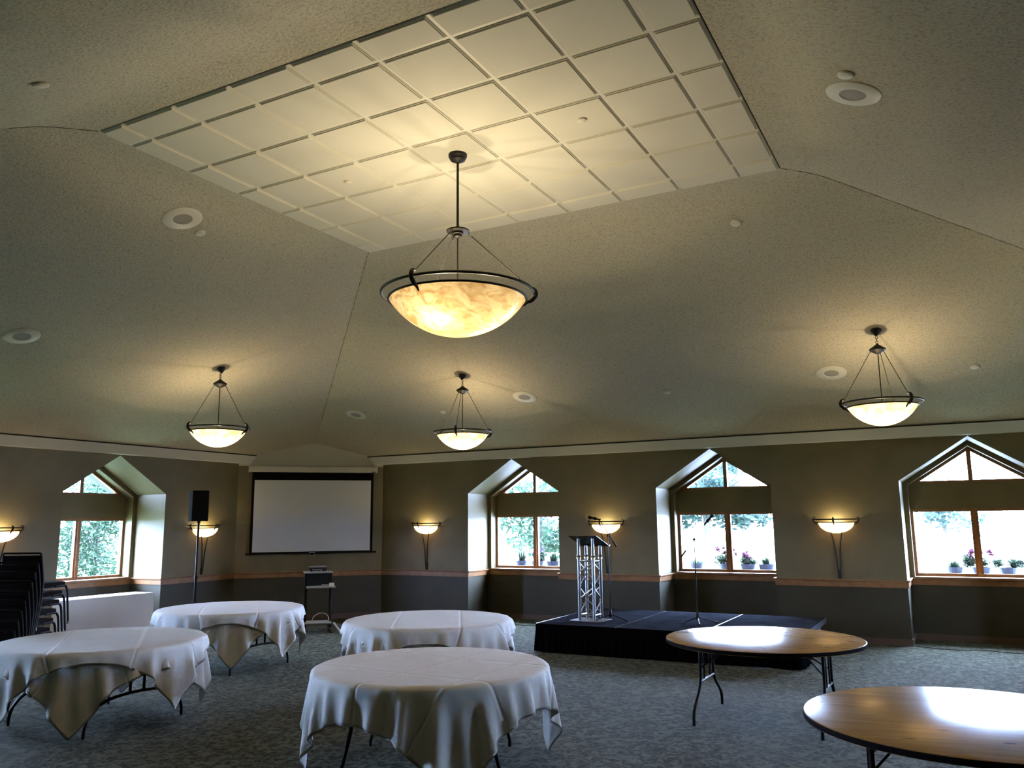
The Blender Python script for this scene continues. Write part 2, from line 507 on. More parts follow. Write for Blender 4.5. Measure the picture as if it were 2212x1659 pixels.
# ---- sloped ceiling
RX0, RX1, RY0, RY1, ZR = -6.14, -1.22, 4.07, 7.73, 5.165
OX0, OX1, OY0, OY1, ZO = -12.28, 4.96, -1.84, 13.60, 3.245
prof = [(0.0, 5.165), (0.12, 5.162), (0.24, 5.155), (0.34, 5.140), (0.42, 5.116)]
bm = B()
rings = []
for off, z in prof:
    rings.append((RX0 - off, RX1 + off, RY0 - off, RY1 + off, z))
k = rings[-1]
for t in (0.08, 0.3, 0.6, 0.94, 1.03):
    rings.append((k[0] + (OX0 - k[0]) * t, k[1] + (OX1 - k[1]) * t, k[2] + (OY0 - k[2]) * t, k[3] + (OY1 - k[3]) * t, k[4] + (ZO - k[4]) * t))
for side in range(4):           # separate strips so the hips stay sharp
    prev = None
    for (x0, x1, y0, y1, z) in rings:
        cs = [(x0, y0), (x1, y0), (x1, y1), (x0, y1)]
        a, c = cs[side], cs[(side + 1) % 4]
        row = [bm.verts.new((a[0], a[1], z)), bm.verts.new((c[0], c[1], z))]
        if prev: bm.faces.new((prev[0], prev[1], row[1], row[0]))
        prev = row
bmesh.ops.bisect_plane(bm, geom=bm.verts[:] + bm.edges[:] + bm.faces[:], plane_co=Vector((PR.x, PR.y, 0)), plane_no=-DN, clear_outer=True)
ceil = struct('ceiling', bm, ceilm, smooth=True)

# gable of the corner wall above the case, painted as the ceiling
bm = B()
poly(bm, [(PL.x, PL.y, 3.02), (PR.x, PR.y, 3.02), (PR.x, PR.y, 3.9), (PL.x, PL.y, 3.9)])
struct('wall_corner_gable', bm, mat('gable_paint', (0.60, 0.57, 0.49), .8))['kind'] = 'structure'
# fine dark cracks along the hips
bm = B()
for (a, dxy) in (((RX0, RY1), (-1, 1)), ((RX1, RY1), (1, 1)), ((RX0, RY0), (-1, -1))):
    out = {(-1, 1): (OX0, OY1), (1, 1): (OX1, OY1), (-1, -1): (OX0, OY0)}[dxy]
    pts = [Vector((a[0] + dxy[0] * o, a[1] + dxy[1] * o, z)) for o, z in prof]
    kk = pts[-1]
    for t in (0.2, 0.45, 0.7):
        pts.append(kk.lerp(Vector((out[0], out[1], ZO)), t))
    fine = []
    for i in range(len(pts) - 1):
        n = max(2, int((pts[i + 1] - pts[i]).length / 0.04))
        for j in range(n):
            p = pts[i].lerp(pts[i + 1], j / n)
            fine.append(p + Vector((rnd.uniform(-.004, .004), rnd.uniform(-.004, .004), -0.001)))
    tube(bm, fine, [rnd.uniform(.0015, .0042) for _ in fine], n=4)
ck = obj('hip_crack', bm, gapm, ceil)

# ---- flat centre: T-bar grid and tegular tiles
X0, Y0, T = -5.848, 4.367, 0.6096
xs = [RX0] + [X0 + T * i for i in range(8)] + [RX1]
ys = [RY0] + [Y0 + T * i for i in range(6)] + [RY1]
bm = B()
for a_, c_ in (((RX0 - .06, RY0 - .06, ZR + .05), (RX1 + .06, RY1 + .06, ZR + .06)), ((RX0 - .06, RY0 - .06, ZR - .0), (RX0 - .012, RY1 + .06, ZR + .06)), ((RX1 + .012, RY0 - .06, ZR - .0), (RX1 + .06, RY1 + .06, ZR + .06)), ((RX0 - .06, RY0 - .06, ZR - .0), (RX1 + .06, RY0 - .012, ZR + .06)), ((RX0 - .06, RY1 + .012, ZR - .0), (RX1 + .06, RY1 + .06, ZR + .06))): b2(bm, a_, c_)
obj('plenum_shadow', bm, gapm, ceil)
bm = B()
zg = ZR - 0.004
for x in xs[1:-1]: b2(bm, (x - .012, RY0 + .012, zg), (x + .012, RY1, zg + .02))
for y in ys[1:-1]: b2(bm, (RX0, y - .0115, zg + .0005), (RX1 - .012, y + .0115, zg + .02))
b2(bm, (RX0, RY1 - .012, zg), (RX1, RY1, zg + .02)); b2(bm, (RX0, RY0, zg), (RX0 + .012, RY1, zg + .02))
obj('ceiling_grid', bm, gridm, ceil)
bm = B()
for i in range(len(xs) - 1):
    for j in range(len(ys) - 1):
        a = Vector((xs[i], ys[j])); c = Vector((xs[i + 1], ys[j + 1]))
        lv = []
        for ins, z in ((0.010, ZR + .012), (0.014, ZR - .004), (0.022, ZR - .004), (0.022, ZR - .011), (0.030, ZR - .011), (0.032, ZR - .020)):
            i0 = ins; 
            lv.append([bm.verts.new((a.x + i0, a.y + i0, z)), bm.verts.new((c.x - i0, a.y + i0, z)), bm.verts.new((c.x - i0, c.y - i0, z)), bm.verts.new((a.x + i0, c.y - i0, z))])
        for q in range(len(lv) - 1):
            for s in range(4):
                bm.faces.new((lv[q][s], lv[q][(s + 1) % 4], lv[q + 1][(s + 1) % 4], lv[q + 1][s]))
        bm.faces.new(lv[-1])
obj('ceiling_tiles', bm, tilem, ceil)

# ---- soffit boxes above the walls
def soffit(name, fn, s0, s1):
    bm = B()
    pr = [(0.0, ZT), (0.17, ZT), (0.175, ZT + .012), (0.235, ZO - .032), (0.2355, ZO - .014), (0.0, ZO - .014)]
    r0 = [bm.verts.new(fn(s0, d, z)) for d, z in pr]; r1 = [bm.verts.new(fn(s1, d, z)) for d, z in pr]
    for i in range(len(pr)):
        j = (i + 1) % len(pr)
        bm.faces.new((r0[i], r0[j], r1[j], r1[i])).material_index = {0: 1, 3: 2}.get(i, 0)  # strip below the ceiling is coloured dark as a gap's shadow
    bmesh.ops.bisect_plane(bm, geom=bm.verts[:] + bm.edges[:] + bm.faces[:], plane_co=Vector((PR.x, PR.y, 0)), plane_no=-DN, clear_outer=True)
    return struct(name, bm, [soffm, underlitm, gapm])


soffit('trim_1', lambda s, d, z: (s, YW - d, z), XW, XE)
soffit('trim_2', lambda s, d, z: (XW + d, s, z), YR, YW)
soffit('trim_3', lambda s, d, z: (XE - d, s, z), YR, YW)
soffit('trim_4', lambda s, d, z: (s, YR + d, z), XW, XE)

# ---- oak chair rails and brown baseboards
def rail_path(bm, pts, z0=0.83, z1=0.94, base=False):
    pts = [Vector(p) for p in pts]
    for i in range(len(pts) - 1):
        a, c = pts[i], pts[i + 1]
        d = (c - a).normalized(); n = Vector((d.y, -d.x))
        pr = [(0, 0), (.014, 0), (.014, .09), (0, .09)] if base else [(0, z0), (.016, z0), (.018, z1 - .03), (.022, z1 - .025), (.040, z1 - .02), (.042, z1 - .004), (.036, z1), (0, z1)]
        def miter(p, other, sgn):
            if other is None: return 0.0
            d2 = (other - p).normalized() * sgn
            n2 = Vector((d2.y, -d2.x))
            cr_ = d.x * d2.y - d.y * d2.x
            ang = math.atan2(cr_, d.dot(d2))
            return math.tan(ang / 2)
        ma_ = miter(a, pts[i - 1] if i > 0 else None, -1)
        mc_ = miter(c, pts[i + 2] if i + 2 < len(pts) else None, 1)
        r0, r1 = [], []
        for o, z in pr:
            pa = a + n * o + d * (o * ma_); pc = c + n * o + d * (o * mc_)
            r0.append(bm.verts.new((pa.x, pa.y, z))); r1.append(bm.verts.new((pc.x, pc.y, z)))
        for q in range(len(pr)):
            j = (q + 1) % len(pr)
            bm.faces.new((r0[q], r0[j], r1[j], r1[q]))
        bm.faces.new(r0); bm.faces.new(r1)


def wall_path(kind):
    F = frame_map(kind)
    if kind == 'R': st, en, wn = PR.x, XE, sorted(WIN_R)
    elif kind == 'L': st, en, wn = YR, PL.y, sorted(WIN_L)
    else: st, en, wn = YW, YR, WIN_E_ADDED
    sg = 1 if en > st else -1
    P = [F(st, 0, 0)[:2]]
    for c in wn:
        P += [F(c - sg * HW, 0, 0)[:2], F(c - sg * HW, D1, 0)[:2], F(c + sg * HW, D1, 0)[:2], F(c + sg * HW, 0, 0)[:2]]
    P.append(F(en, 0, 0)[:2])
    return P


rails = {'R': ('trim_5', 'baseboard_right'), 'L': ('trim_6', 'baseboard_left'), 'E': ('trim_7', 'baseboard_east')}
for kd in 'RLE':
    P = wall_path(kd)
    bm = B(); rail_path(bm, P); struct(rails[kd][0], bm, oakm)
    bm = B(); rail_path(bm, P, base=True); struct(rails[kd][1], bm, basem)
bm = B(); rail_path(bm, [PL.xy, PR.xy]); struct('trim_8', bm, oakm)
bm = B(); rail_path(bm, [PL.xy, PR.xy], base=True); struct('baseboard_corner', bm, basem)

# ---- windows: oak frames, sill, mullions, glass
def fbar(bm, F, s0, s1, z0, z1, d0, d1):
    a, c = Vector(F(s0, d0, z0)), Vector(F(s1, d1, z1))
    b2(bm, (min(a.x, c.x), min(a.y, c.y), min(a.z, c.z)), (max(a.x, c.x), max(a.y, c.y), max(a.z, c.z)))


def window(idx, kind, c):
    F = frame_map(kind)
    fw = 0.045
    d0, d1 = D2 - .035, D2 + .045
    bm = B()
    fbar(bm, F, c - HI, c - HI + fw, ZSILL, ZH0, d0, d1); fbar(bm, F, c + HI - fw, c + HI, ZSILL, ZH0, d0, d1)
    fbar(bm, F, c - HI + fw, c + HI - fw, ZSILL, ZSILL + fw, d0, d1); fbar(bm, F, c - HI + fw, c + HI - fw, ZH0 - fw, ZH0 + .004, d0, d1)
    root = struct('window_%d' % idx, bm, oakm)
    bm = B()
    for s0, s1, da, db in ((-.052, -.018, d0 + .01, d1), (-.018, .018, d0 - .012, d1), (.018, .052, d0 + .01, d1)):
        fbar(bm, F, c + s0, c + s1, ZSILL + fw, ZH0 - fw, da, db)
    obj('mullion', bm, oakm, root)
    bm = B()       # gable light frame
    hb = (ZAI - ZH1) / SL
    def tri_bar(off0, off1):
        for sg in (-1, 1):
            v = []
            for dd in (d0, d1):
                for off in (off0, off1):
                    zt = ZAI - off / math.cos(math.atan(SL))
                    v.append(((c + sg * min(HI, (zt - ZH1) / SL), dd, ZH1 if (zt - ZH1) / SL < HI else zt - SL * HI), (c, dd, zt)))
            q = [bm.verts.new(F(*p)) for pair in v for p in pair]
            # q: d0o0 s,c ; d0o1 s,c ; d1o0 s,c ; d1o1 s,c
            for ix in ((0, 1, 3, 2), (4, 5, 7, 6), (0, 1, 5, 4), (2, 3, 7, 6)):
                bm.faces.new([q[i] for i in ix])
    tri_bar(0.0, 0.045)
    fbar(bm, F, c - HI + .10, c + HI - .10, ZH1 - .004, ZH1 + .035, d0, d1)
    fbar(bm, F, c - .032, c + .032, ZH1 + .035, ZAI - .03, d0 - .006, d1)
    obj('gable_frame', bm, oakm, root)
    bm = B()
    fbar(bm, F, c - HI, c + HI, ZSILL - .02, ZSILL, D1 - .045, D2 + .05)
    obj('sill', bm, oakm, root)
    bm = B()
    poly(bm, [F(c - HI, D2, ZSILL), F(c + HI, D2, ZSILL), F(c + HI, D2, ZH0), F(c - HI, D2, ZH0)])
    zz = ZAI - SL * HI
    poly(bm, [F(c - HI, D2, ZH1), F(c + HI, D2, ZH1), F(c, D2, ZAI)])
    obj('glass', bm, glassm, root)
    # the little dormer roof outside
    bm = B()
    for sg in (-1, 1):
        v = [F(c, D2 + .07, ZA + .14), F(c, D2 + .62, ZA + .14), F(c + sg * 1.35, D2 + .62, ZA + .14 - SL * 1.35), F(c + sg * 1.35, D2 + .07, ZA + .14 - SL * 1.35)]
        lo_ = [(p[0], p[1], p[2] - .06) for p in v]
        V = [bm.verts.new(p) for p in v + lo_]
        for ix in ((0, 1, 2, 3), (4, 5, 6, 7), (0, 1, 5, 4), (1, 2, 6, 5), (2, 3, 7, 6), (3, 0, 4, 7)):
            bm.faces.new([V[i] for i in ix])
    obj('roof_overhang', bm, soffitout, root)
    return root


n = 1
for cc in WIN_R: window(n, 'R', cc); n += 1
for cc in WIN_L: window(n, 'L', cc); n += 1
for cc in WIN_E_ADDED: window(n, 'E', cc); n += 1
#MORE
# ---------------------------------------------------------------- outdoors
bm = B()
poly(bm, [(-90, -60, -.12), (XW - .95, -60, -.12), (XW - .95, 90, -.12), (-90, 90, -.12)])
poly(bm, [(XW - .95, YW + .95, -.12), (90, YW + .95, -.12), (90, 90, -.12), (XW - .95, 90, -.12)])
poly(bm, [(XE + .95, -60, -.12), (90, -60, -.12), (90, YW + .95, -.12), (XE + .95, YW + .95, -.12)])
struct('ground', bm, lawnm)
bm = B()
b2(bm, (-12, 17.2, -.12), (30, 33, -.10)); struct('paving', bm, pavem)


def leaves(bm, c, rad, n, size, rg, flat=1.0, shell=0.5):
    for _ in range(n):
        while True:
            d = Vector((rg.gauss(0, 1), rg.gauss(0, 1), rg.gauss(0, 1)))
            if d.length > .1: break
        d.normalize()
        rr = shell + (1 - shell) * rg.random()
        p = Vector(c) + Vector((d.x * rad[0], d.y * rad[1], d.z * rad[2])) * rr
        a = Vector((rg.gauss(0, 1), rg.gauss(0, 1), rg.gauss(0, .6) * flat)).normalized()
        s = a.orthogonal().normalized()
        s.rotate(Matrix.Rotation(rg.random() * 6.28, 3, a))
        L_ = size * rg.uniform(.6, 1.3); W_ = L_ * .36
        v = [p - a * L_, p + s * W_ + s.cross(a) * W_ * .3, p + a * L_, p - s * W_ + s.cross(a) * W_ * .3]
        bm.faces.new([bm.verts.new(q) for q in v])


def tree(loc, h, rad, label, lm, seed, nl=5200, size=.16, trunk=.16, blobs=10, zlo=.35):
    rg = random.Random(seed)
    t = thing('broadleaf_tree', label, 'tree', loc, 0, 'trees beyond the windows')
    bm = B(); tube(bm, smooth_path([(0, 0, 0), (.05, .02, h * .3), (-.05, .06, h * .6), (0, 0, h * .85)], 3), [trunk * (1 - .05 * i) for i in range(10)], 8)
    for q in range(5):
        a = rg.random() * 6.28; z = h * rg.uniform(.35, .6)
        tube(bm, [(0, 0, z), (math.cos(a) * rad * .6, math.sin(a) * rad * .6, z + h * .22)], [trunk * .5, trunk * .15], 6)
    obj('trunk', bm, barkm, t)
    bm = B()
    for q in range(blobs):
        a = rg.random() * 6.28; d = rad * rg.uniform(.1, .75); z = h * rg.uniform(zlo, .92)
        rr = rad * rg.uniform(.3, .5)
        leaves(bm, (math.cos(a) * d, math.sin(a) * d, z), (rr, rr, rr * .7), nl // blobs, size, rg, shell=.3)
    obj('foliage', bm, lm, t)
    return t


tree((-15.9, 32, -.12), 4.6, 3.4, 'green leafy tree seen through the left pane of the window nearest the projection screen', leafa, 3, 4200, .17, zlo=.22)
tree((-12.4, 37, -.12), 3.6, 2.0, 'bluish green tree seen through the right pane of the window nearest the projection screen', leafb, 4, 2600, .17, zlo=.3)
tree((-10.9, 40, -.12), 5.2, 3.4, 'green tree with a pale trunk seen beyond the microphone in the middle window', leafb, 5, 6500, .2, trunk=.2, zlo=.38)
tree((-6.4, 56, -.12), 4.4, 3.6, 'distant blue-green tree in the right pane of the middle window', leafb, 8, 1500, .22, zlo=.3)
tree((-.9, 55, -.12), 4.4, 3.0, 'small distant tree at the upper left of the rightmost window', leafb, 11, 900, .22, zlo=.4)
tree((-18.9, 13.3, -.12), 3.5, 1.9, 'bushy green tree filling the right pane of the left-hand window', leafa, 21, 9500, .07, trunk=.04, blobs=24, zlo=.06)
tree((-18.5, 9.9, -.12), 3.3, 1.4, 'bushy green tree in the narrow left pane of the left-hand window', leafa, 23, 9500, .07, trunk=.04, blobs=24, zlo=.06)


def potted(loc, label, kind, seed, w_=.3, h_=.25, group='flowering plants outside the windows', pet=None):
    rg = random.Random(seed)
    t = thing('flowering_plant', label, 'plant', loc, 0, group)
    bm = B()
    if kind == 'spiky':
        for q in range(170):
            a = rg.random() * 6.28; l = h_ * rg.uniform(.6, 1.15); o = rg.uniform(0, w_ * .35)
            p0 = Vector((math.cos(a) * o, math.sin(a) * o * .5, .16)); tip = p0 + Vector((math.cos(a) * w_ * rg.uniform(.1, .8), math.sin(a) * w_ * .4, l))
            s = Vector((-math.sin(a), math.cos(a), 0)) * .006
            bm.faces.new([bm.verts.new(q_) for q_ in (p0 - s, p0 + s, tip)])
    else:
        for q in range(5):
            leaves(bm, (rg.uniform(-w_, w_) * .6, rg.uniform(-.06, .06), .18 + h_ * rg.uniform(.2, .55)), (w_ * .38, .12, h_ * .35), 110, .035, rg, shell=.2)
    obj('leaves', bm, leafp, t)
    if pet:
        bm = B()
        for q in range(9):
            leaves(bm, (rg.uniform(-w_, w_) * .55, rg.uniform(-.09, .09), .2 + h_ * rg.uniform(.55, 1.0)), (.05, .05, .045), 34, .026, rg, shell=.1)
        obj('blossoms', bm, pet, t)
    bm = B(); lathe(bm, [(.0, 0), (.10, 0), (.135, .2), (.125, .2), (.12, .17), (0, .17)], 20)
    obj('pot', bm, potm, t)
    return t


PZ = 0.88
def planter(name_loc, label):
    t = thing('planter_shelf', label, 'shelf', name_loc)
    bm = B(); b2(bm, (-.95, -.16, -.04), (.95, .16, 0), bev=.006); obj('shelf_board', bm, whitem, t)
    for sx in (-.8, .8):
        bm = B(); b2(bm, (sx - .03, -.12, -PZ + .0 - .10), (sx + .03, .12, -.04)); obj('post', bm, whitem, t)
planter((WIN_R[0], 15.22, PZ), 'white shelf of potted plants outside the window nearest the screen')
planter((WIN_R[1], 15.22, PZ), 'white shelf of potted plants outside the middle window behind the stage')
planter((WIN_R[2], 15.22, PZ), 'white shelf of potted plants outside the rightmost window')
potted((-8.0, 15.22, PZ), 'spiky green potted plant at the left of the window nearest the screen', 'spiky', 1, .22, .30)
potted((-7.62, 15.22, PZ), 'violet flowers left of the mullion in the window nearest the screen', 'leafy', 2, .16, .26, pet=petv)
potted((-7.28, 15.22, PZ), 'spiky green potted plant just left of the mullion in the window nearest the screen', 'spiky', 3, .2, .26)
potted((-6.95, 15.22, PZ), 'violet flowers right of the mullion in the window nearest the screen', 'leafy', 4, .16, .26, pet=petv)
potted((-6.55, 15.22, PZ), 'dark leafy plant at the right end of the window nearest the screen', 'leafy', 6, .22, .2, pet=petp)
potted((-4.35, 15.22, PZ), 'low green plant at the left of the middle window', 'spiky', 7, .34, .17)
potted((-3.80, 15.22, PZ), 'pink flowers left of the mullion in the middle window', 'leafy', 8, .30, .28, pet=petp)
potted((-3.42, 15.22, PZ), 'leafy potted plant right of the mullion in the middle window', 'leafy', 9, .18, .2, pet=petp)
potted((-3.10, 15.22, PZ), 'bushy green plant in the right pane of the middle window', 'spiky', 10, .16, .2)
potted((-2.78, 15.22, PZ), 'orange-pink flowers in the right corner of the middle window', 'leafy', 12, .16, .12, pet=petp)
potted((-.16, 15.22, PZ), 'grey-green leaning plant left of the mullion in the rightmost window', 'spiky', 13, .22, .18)
potted((.22, 15.22, PZ), 'pink flowers behind the mullion of the rightmost window', 'leafy', 14, .30, .26, pet=petp)
potted((.60, 15.22, PZ), 'dark green leafy plant right of the mullion in the rightmost window', 'leafy', 15, .26, .2)

# ---------------------------------------------------------------- lamps
def bulb(parent, loc, power, rad=.035, name='bulb_light'):
    l = bpy.data.lights.new(name, 'POINT'); l.energy = power * LAMP; l.color = WARM; l.shadow_soft_size = rad
    o = bpy.data.objects.new(name, l); C.objects.link(o); o.location = loc
    if parent is not None: o.parent = parent
    return o


def pendant(loc, label, cz, stem, R_, Rb, zring, zrim, zbot, zhub0, zhub1, hubR, canR, azs, bm_mat, power, tilt=None, nb=3):
    """loc = point under the lamp on the floor plane; all z absolute"""
    t = thing('pendant_lamp', label, 'lamp', (loc[0], loc[1], zbot), 0, 'alabaster bowl pendants' if stem == 'chain' else None)
    zb = zbot
    fwd = math.atan2(loc[1], loc[0])
    bm = B()
    if stem == 'rod':
        lathe(bm, [(0, cz + .01 - zb), (canR, cz + .005 - zb), (canR, cz - .022 - zb), (canR * .93, cz - .026 - zb), (canR * .93, cz - .036 - zb), (canR * .86, cz - .04 - zb), (canR * .8, cz - .055 - zb), (canR * .35, cz - .075 - zb), (.012, cz - .082 - zb), (0, cz - .082 - zb)], 36)
    else:
        lathe(bm, [(0, .035), (canR, .02), (canR * 1.02, .0), (canR * .85, -.03), (canR * .4, -.06), (.012, -.078), (0, -.078)], 32)
        if tilt is not None: bmesh.ops.transform(bm, matrix=tilt.to_matrix().to_4x4(), verts=bm.verts)
        bmesh.ops.translate(bm, vec=(0, 0, cz - zb), verts=bm.verts)
    obj('canopy', bm, bronzem, t, smooth=True)
    if stem == 'rod':
        bm = B(); tube(bm, [(0, 0, cz - .08 - zb), (0, 0, zhub1 - zb)], .011, 12); obj('rod', bm, bronzem, t, smooth=True)
        bm = B()
        lathe(bm, [(0, zhub1 + .03 - zb), (.02, zhub1 + .03 - zb), (.022, zhub1 - zb), (hubR, zhub1 - .006 - zb), (hubR, zhub1 - .018 - zb), (hubR * .9, zhub1 - .02 - zb), (hubR * .5, zhub1 - .022 - zb), (hubR * .5, zhub1 - .04 - zb), (hubR * .38, zhub1 - .045 - zb), (hubR * .36, zhub1 - .065 - zb), (0, zhub0 - zb)], 40)
        obj('hub', bm, bronzem, t, smooth=True)
    else:
        bm = B()
        zc = cz - .075; zlow = zhub1 + .005; nl = 3; ln = (zc - zlow) / nl
        for q in range(nl):
            cc = zc - ln * (q + .5); hh = ln * .62
            pts = [Vector((math.cos(a) * .013, 0, math.sin(a) * hh)) for a in [2 * PI * k / 14 for k in range(14)]]
            rot = Matrix.Rotation(PI / 2 * (q % 2), 3, 'Z')
            tube(bm, [rot @ p + Vector((0, 0, cc - zb)) for p in pts], .0038, 6, closed=True)
        obj('chain', bm, bronzem, t, smooth=True)
        bm = B()
        lathe(bm, [(0, zhub1 - zb), (.01, zhub1 - zb), (.02, zhub1 - .012 - zb), (hubR * .95, zhub1 - .062 - zb), (hubR, zhub1 - .068 - zb), (hubR, zhub1 - .082 - zb), (hubR * .9, zhub1 - .088 - zb), (hubR * .62, zhub1 - .108 - zb), (hubR * .4, zhub1 - .118 - zb), (hubR * .36, zhub0 - zb), (0, zhub0 - .003 - zb)], 36)
        obj('hub', bm, bronzem, t, smooth=True)
    n_ = 72
    ring = lambda R__, z, r: tube(B_, [Vector((R__ * math.cos(2 * PI * k / n_), R__ * math.sin(2 * PI * k / n_), z - zb)) for k in range(n_)], r, 10, closed=True)
    big = stem == 'rod'
    B_ = B(); ring(R_, zring, .0125 if big else .0105); obj('outer_ring', B_, bronzem, t, smooth='all')
    B_ = B(); ring(Rb + .008, zrim, .010 if big else .0085); obj('rim_ring', B_, bronzem, t, smooth='all')
    za = (zhub0 + .02) if big else zhub1 - .085
    for az in azs:
        a = fwd - math.radians(az)
        dx, dy = math.cos(a), math.sin(a)
        rod0 = Vector((dx * hubR * .8, dy * hubR * .8, zhub1 - .02 - zb if big else zhub1 - .08 - zb)); rod1 = Vector((dx * (R_ - .02), dy * (R_ - .02), zring + .04 - zb))
        bm = B()
        q0 = rod0.lerp(rod1, .07 if big else .05); q1 = rod0.lerp(rod1, .97)
        tube(bm, [q0, q1], .0048 if big else .004, 8)
        lk = [q0 + (rod0 - q0) * .5 + Vector((math.cos(u) * -dy * .008, math.cos(u) * dx * .008, math.sin(u) * .022)) for u in [2 * PI * k / 10 for k in range(10)]]
        tube(bm, lk, .0028, 6, closed=True)
        obj('suspension_rod', bm, bronzem, t, smooth=True)
        # leaf-shaped clasp joining the two rings
        bm = B()
        P_ = []
        zt, zl = zring + .045 - zb, zrim - .045 - zb
        Ro, Ri = R_ + .012, Rb - .0
        cl = smooth_path([(R_ - .035, zt), (R_ - .008, zt + .006), (R_ + .018, zt - .02), (R_ + .022, zring - .02 - zb), ((R_ + Rb) / 2 + .014, (zring + zrim) / 2 - .035 - zb), (Rb + .016, zrim - .02 - zb), (Rb - .03, zl - .012)] if False else
                         [(R_ - .035, 0, zt), (R_ - .008, 0, zt + .006), (R_ + .018, 0, zt - .02), (R_ + .02, 0, zring - .02 - zb), ((R_ + Rb) / 2 + .016, 0, (zring + zrim) / 2 - .035 - zb), (Rb + .018, 0, zrim - .022 - zb), (Rb - .015, 0, zl - .012)], 4)
        rr = [.006 + .014 * math.sin(PI * i / (len(cl) - 1)) for i in range(len(cl))]
        if not big: rr = [x_ * 1.05 for x_ in rr]
        tube(bm, [Vector((p.x * dx, p.x * dy, p.z)) for p in cl], rr, 10)
        obj('clasp', bm, bronzem, t, smooth=True)
    bm = B(); tube(bm, [(0, 0, zhub0 - zb + .005), (0, 0, zrim - .05 - zb)], .006, 8); obj('centre_rod', bm, bronzem, t, smooth=True)
    # glass bowl: a shallow spherical cap with real thickness
    dpt = zrim - zbot; Rs = (Rb * Rb + dpt * dpt) / (2 * dpt); am = math.asin(min(1, Rb / Rs)); ns = 22
    o_ = [(Rs * math.sin(am * i / ns), Rs - Rs * math.cos(am * i / ns)) for i in range(ns + 1)]
    bm = B(); lathe(bm, o_ , 72)
    obj('bowl', bm, bm_mat, t, smooth='all')
    for k in range(nb):
        a = 2 * PI * k / nb + .5
        ro = Rb * .42 if nb > 1 else 0
        bulb(t, (math.cos(a) * ro, math.sin(a) * ro, dpt * .62), power / nb)
    return t


pendant((-3.715, 5.92), 'large alabaster bowl lamp hanging on a rod from the tiled centre of the ceiling', ZR - .02, 'rod', .665, .595, 3.84, 3.785, 3.468, 4.345, 4.432, .10, .084, (213, 333, 93), bowlm, 260, nb=3)
SLX = (5.116 - ZO) / 5.72; SLY = (5.116 - ZO) / 5.45
qL = Vector((0, 0, 1)).rotation_difference(Vector((-SLX, 0, 1)).normalized()); qR = Vector((0, 0, 1)).rotation_difference(Vector((0, SLY, 1)).normalized())
def zP1(y): return 5.116 - SLY * (y - 8.15)
def zP2(x): return 5.116 - SLX * (-6.56 - x)
def zP3(x): return 5.116 - SLX * (x + .80)
def zP4(y): return 5.116 - SLY * (3.65 - y)
pendant((-9.476, 8.50), 'small alabaster bowl pendant at left, left of the ceiling hip line', zP2(-9.476) - .005, 'chain', .445, .392, 3.262, 3.215, 2.985, 3.870, 3.995, .098, .062, (240, 120, 0), bowls, 62, qL, nb=1)
pendant((-6.754, 10.91), 'small alabaster bowl pendant directly below and beyond the large bowl lamp', zP1(10.91) - .005, 'chain', .448, .396, 3.262, 3.215, 2.985, 3.870, 3.995, .098, .062, (193, 73, 313), bowls, 62, qR, nb=1)
pendant((-.724, 10.91), 'small alabaster bowl pendant at far right, right of the ceiling speaker', zP1(10.91) - .005, 'chain', .455, .396, 3.262, 3.21, 2.975, 3.870, 3.995, .098, .062, (138, 258, 18), bowls, 62, qR, nb=1)
# the two lamps of the set on the slopes beside and behind the camera
pendant((2.1, 8.50), 'small alabaster bowl pendant on the ceiling slope right of the picture', zP3(2.1) - .005, 'chain', .445, .392, 3.262, 3.215, 2.985, 3.870, 3.995, .098, .062, (240, 120, 0), bowls, 62, Vector((0, 0, 1)).rotation_difference(Vector((SLX, 0, 1)).normalized()), nb=1)


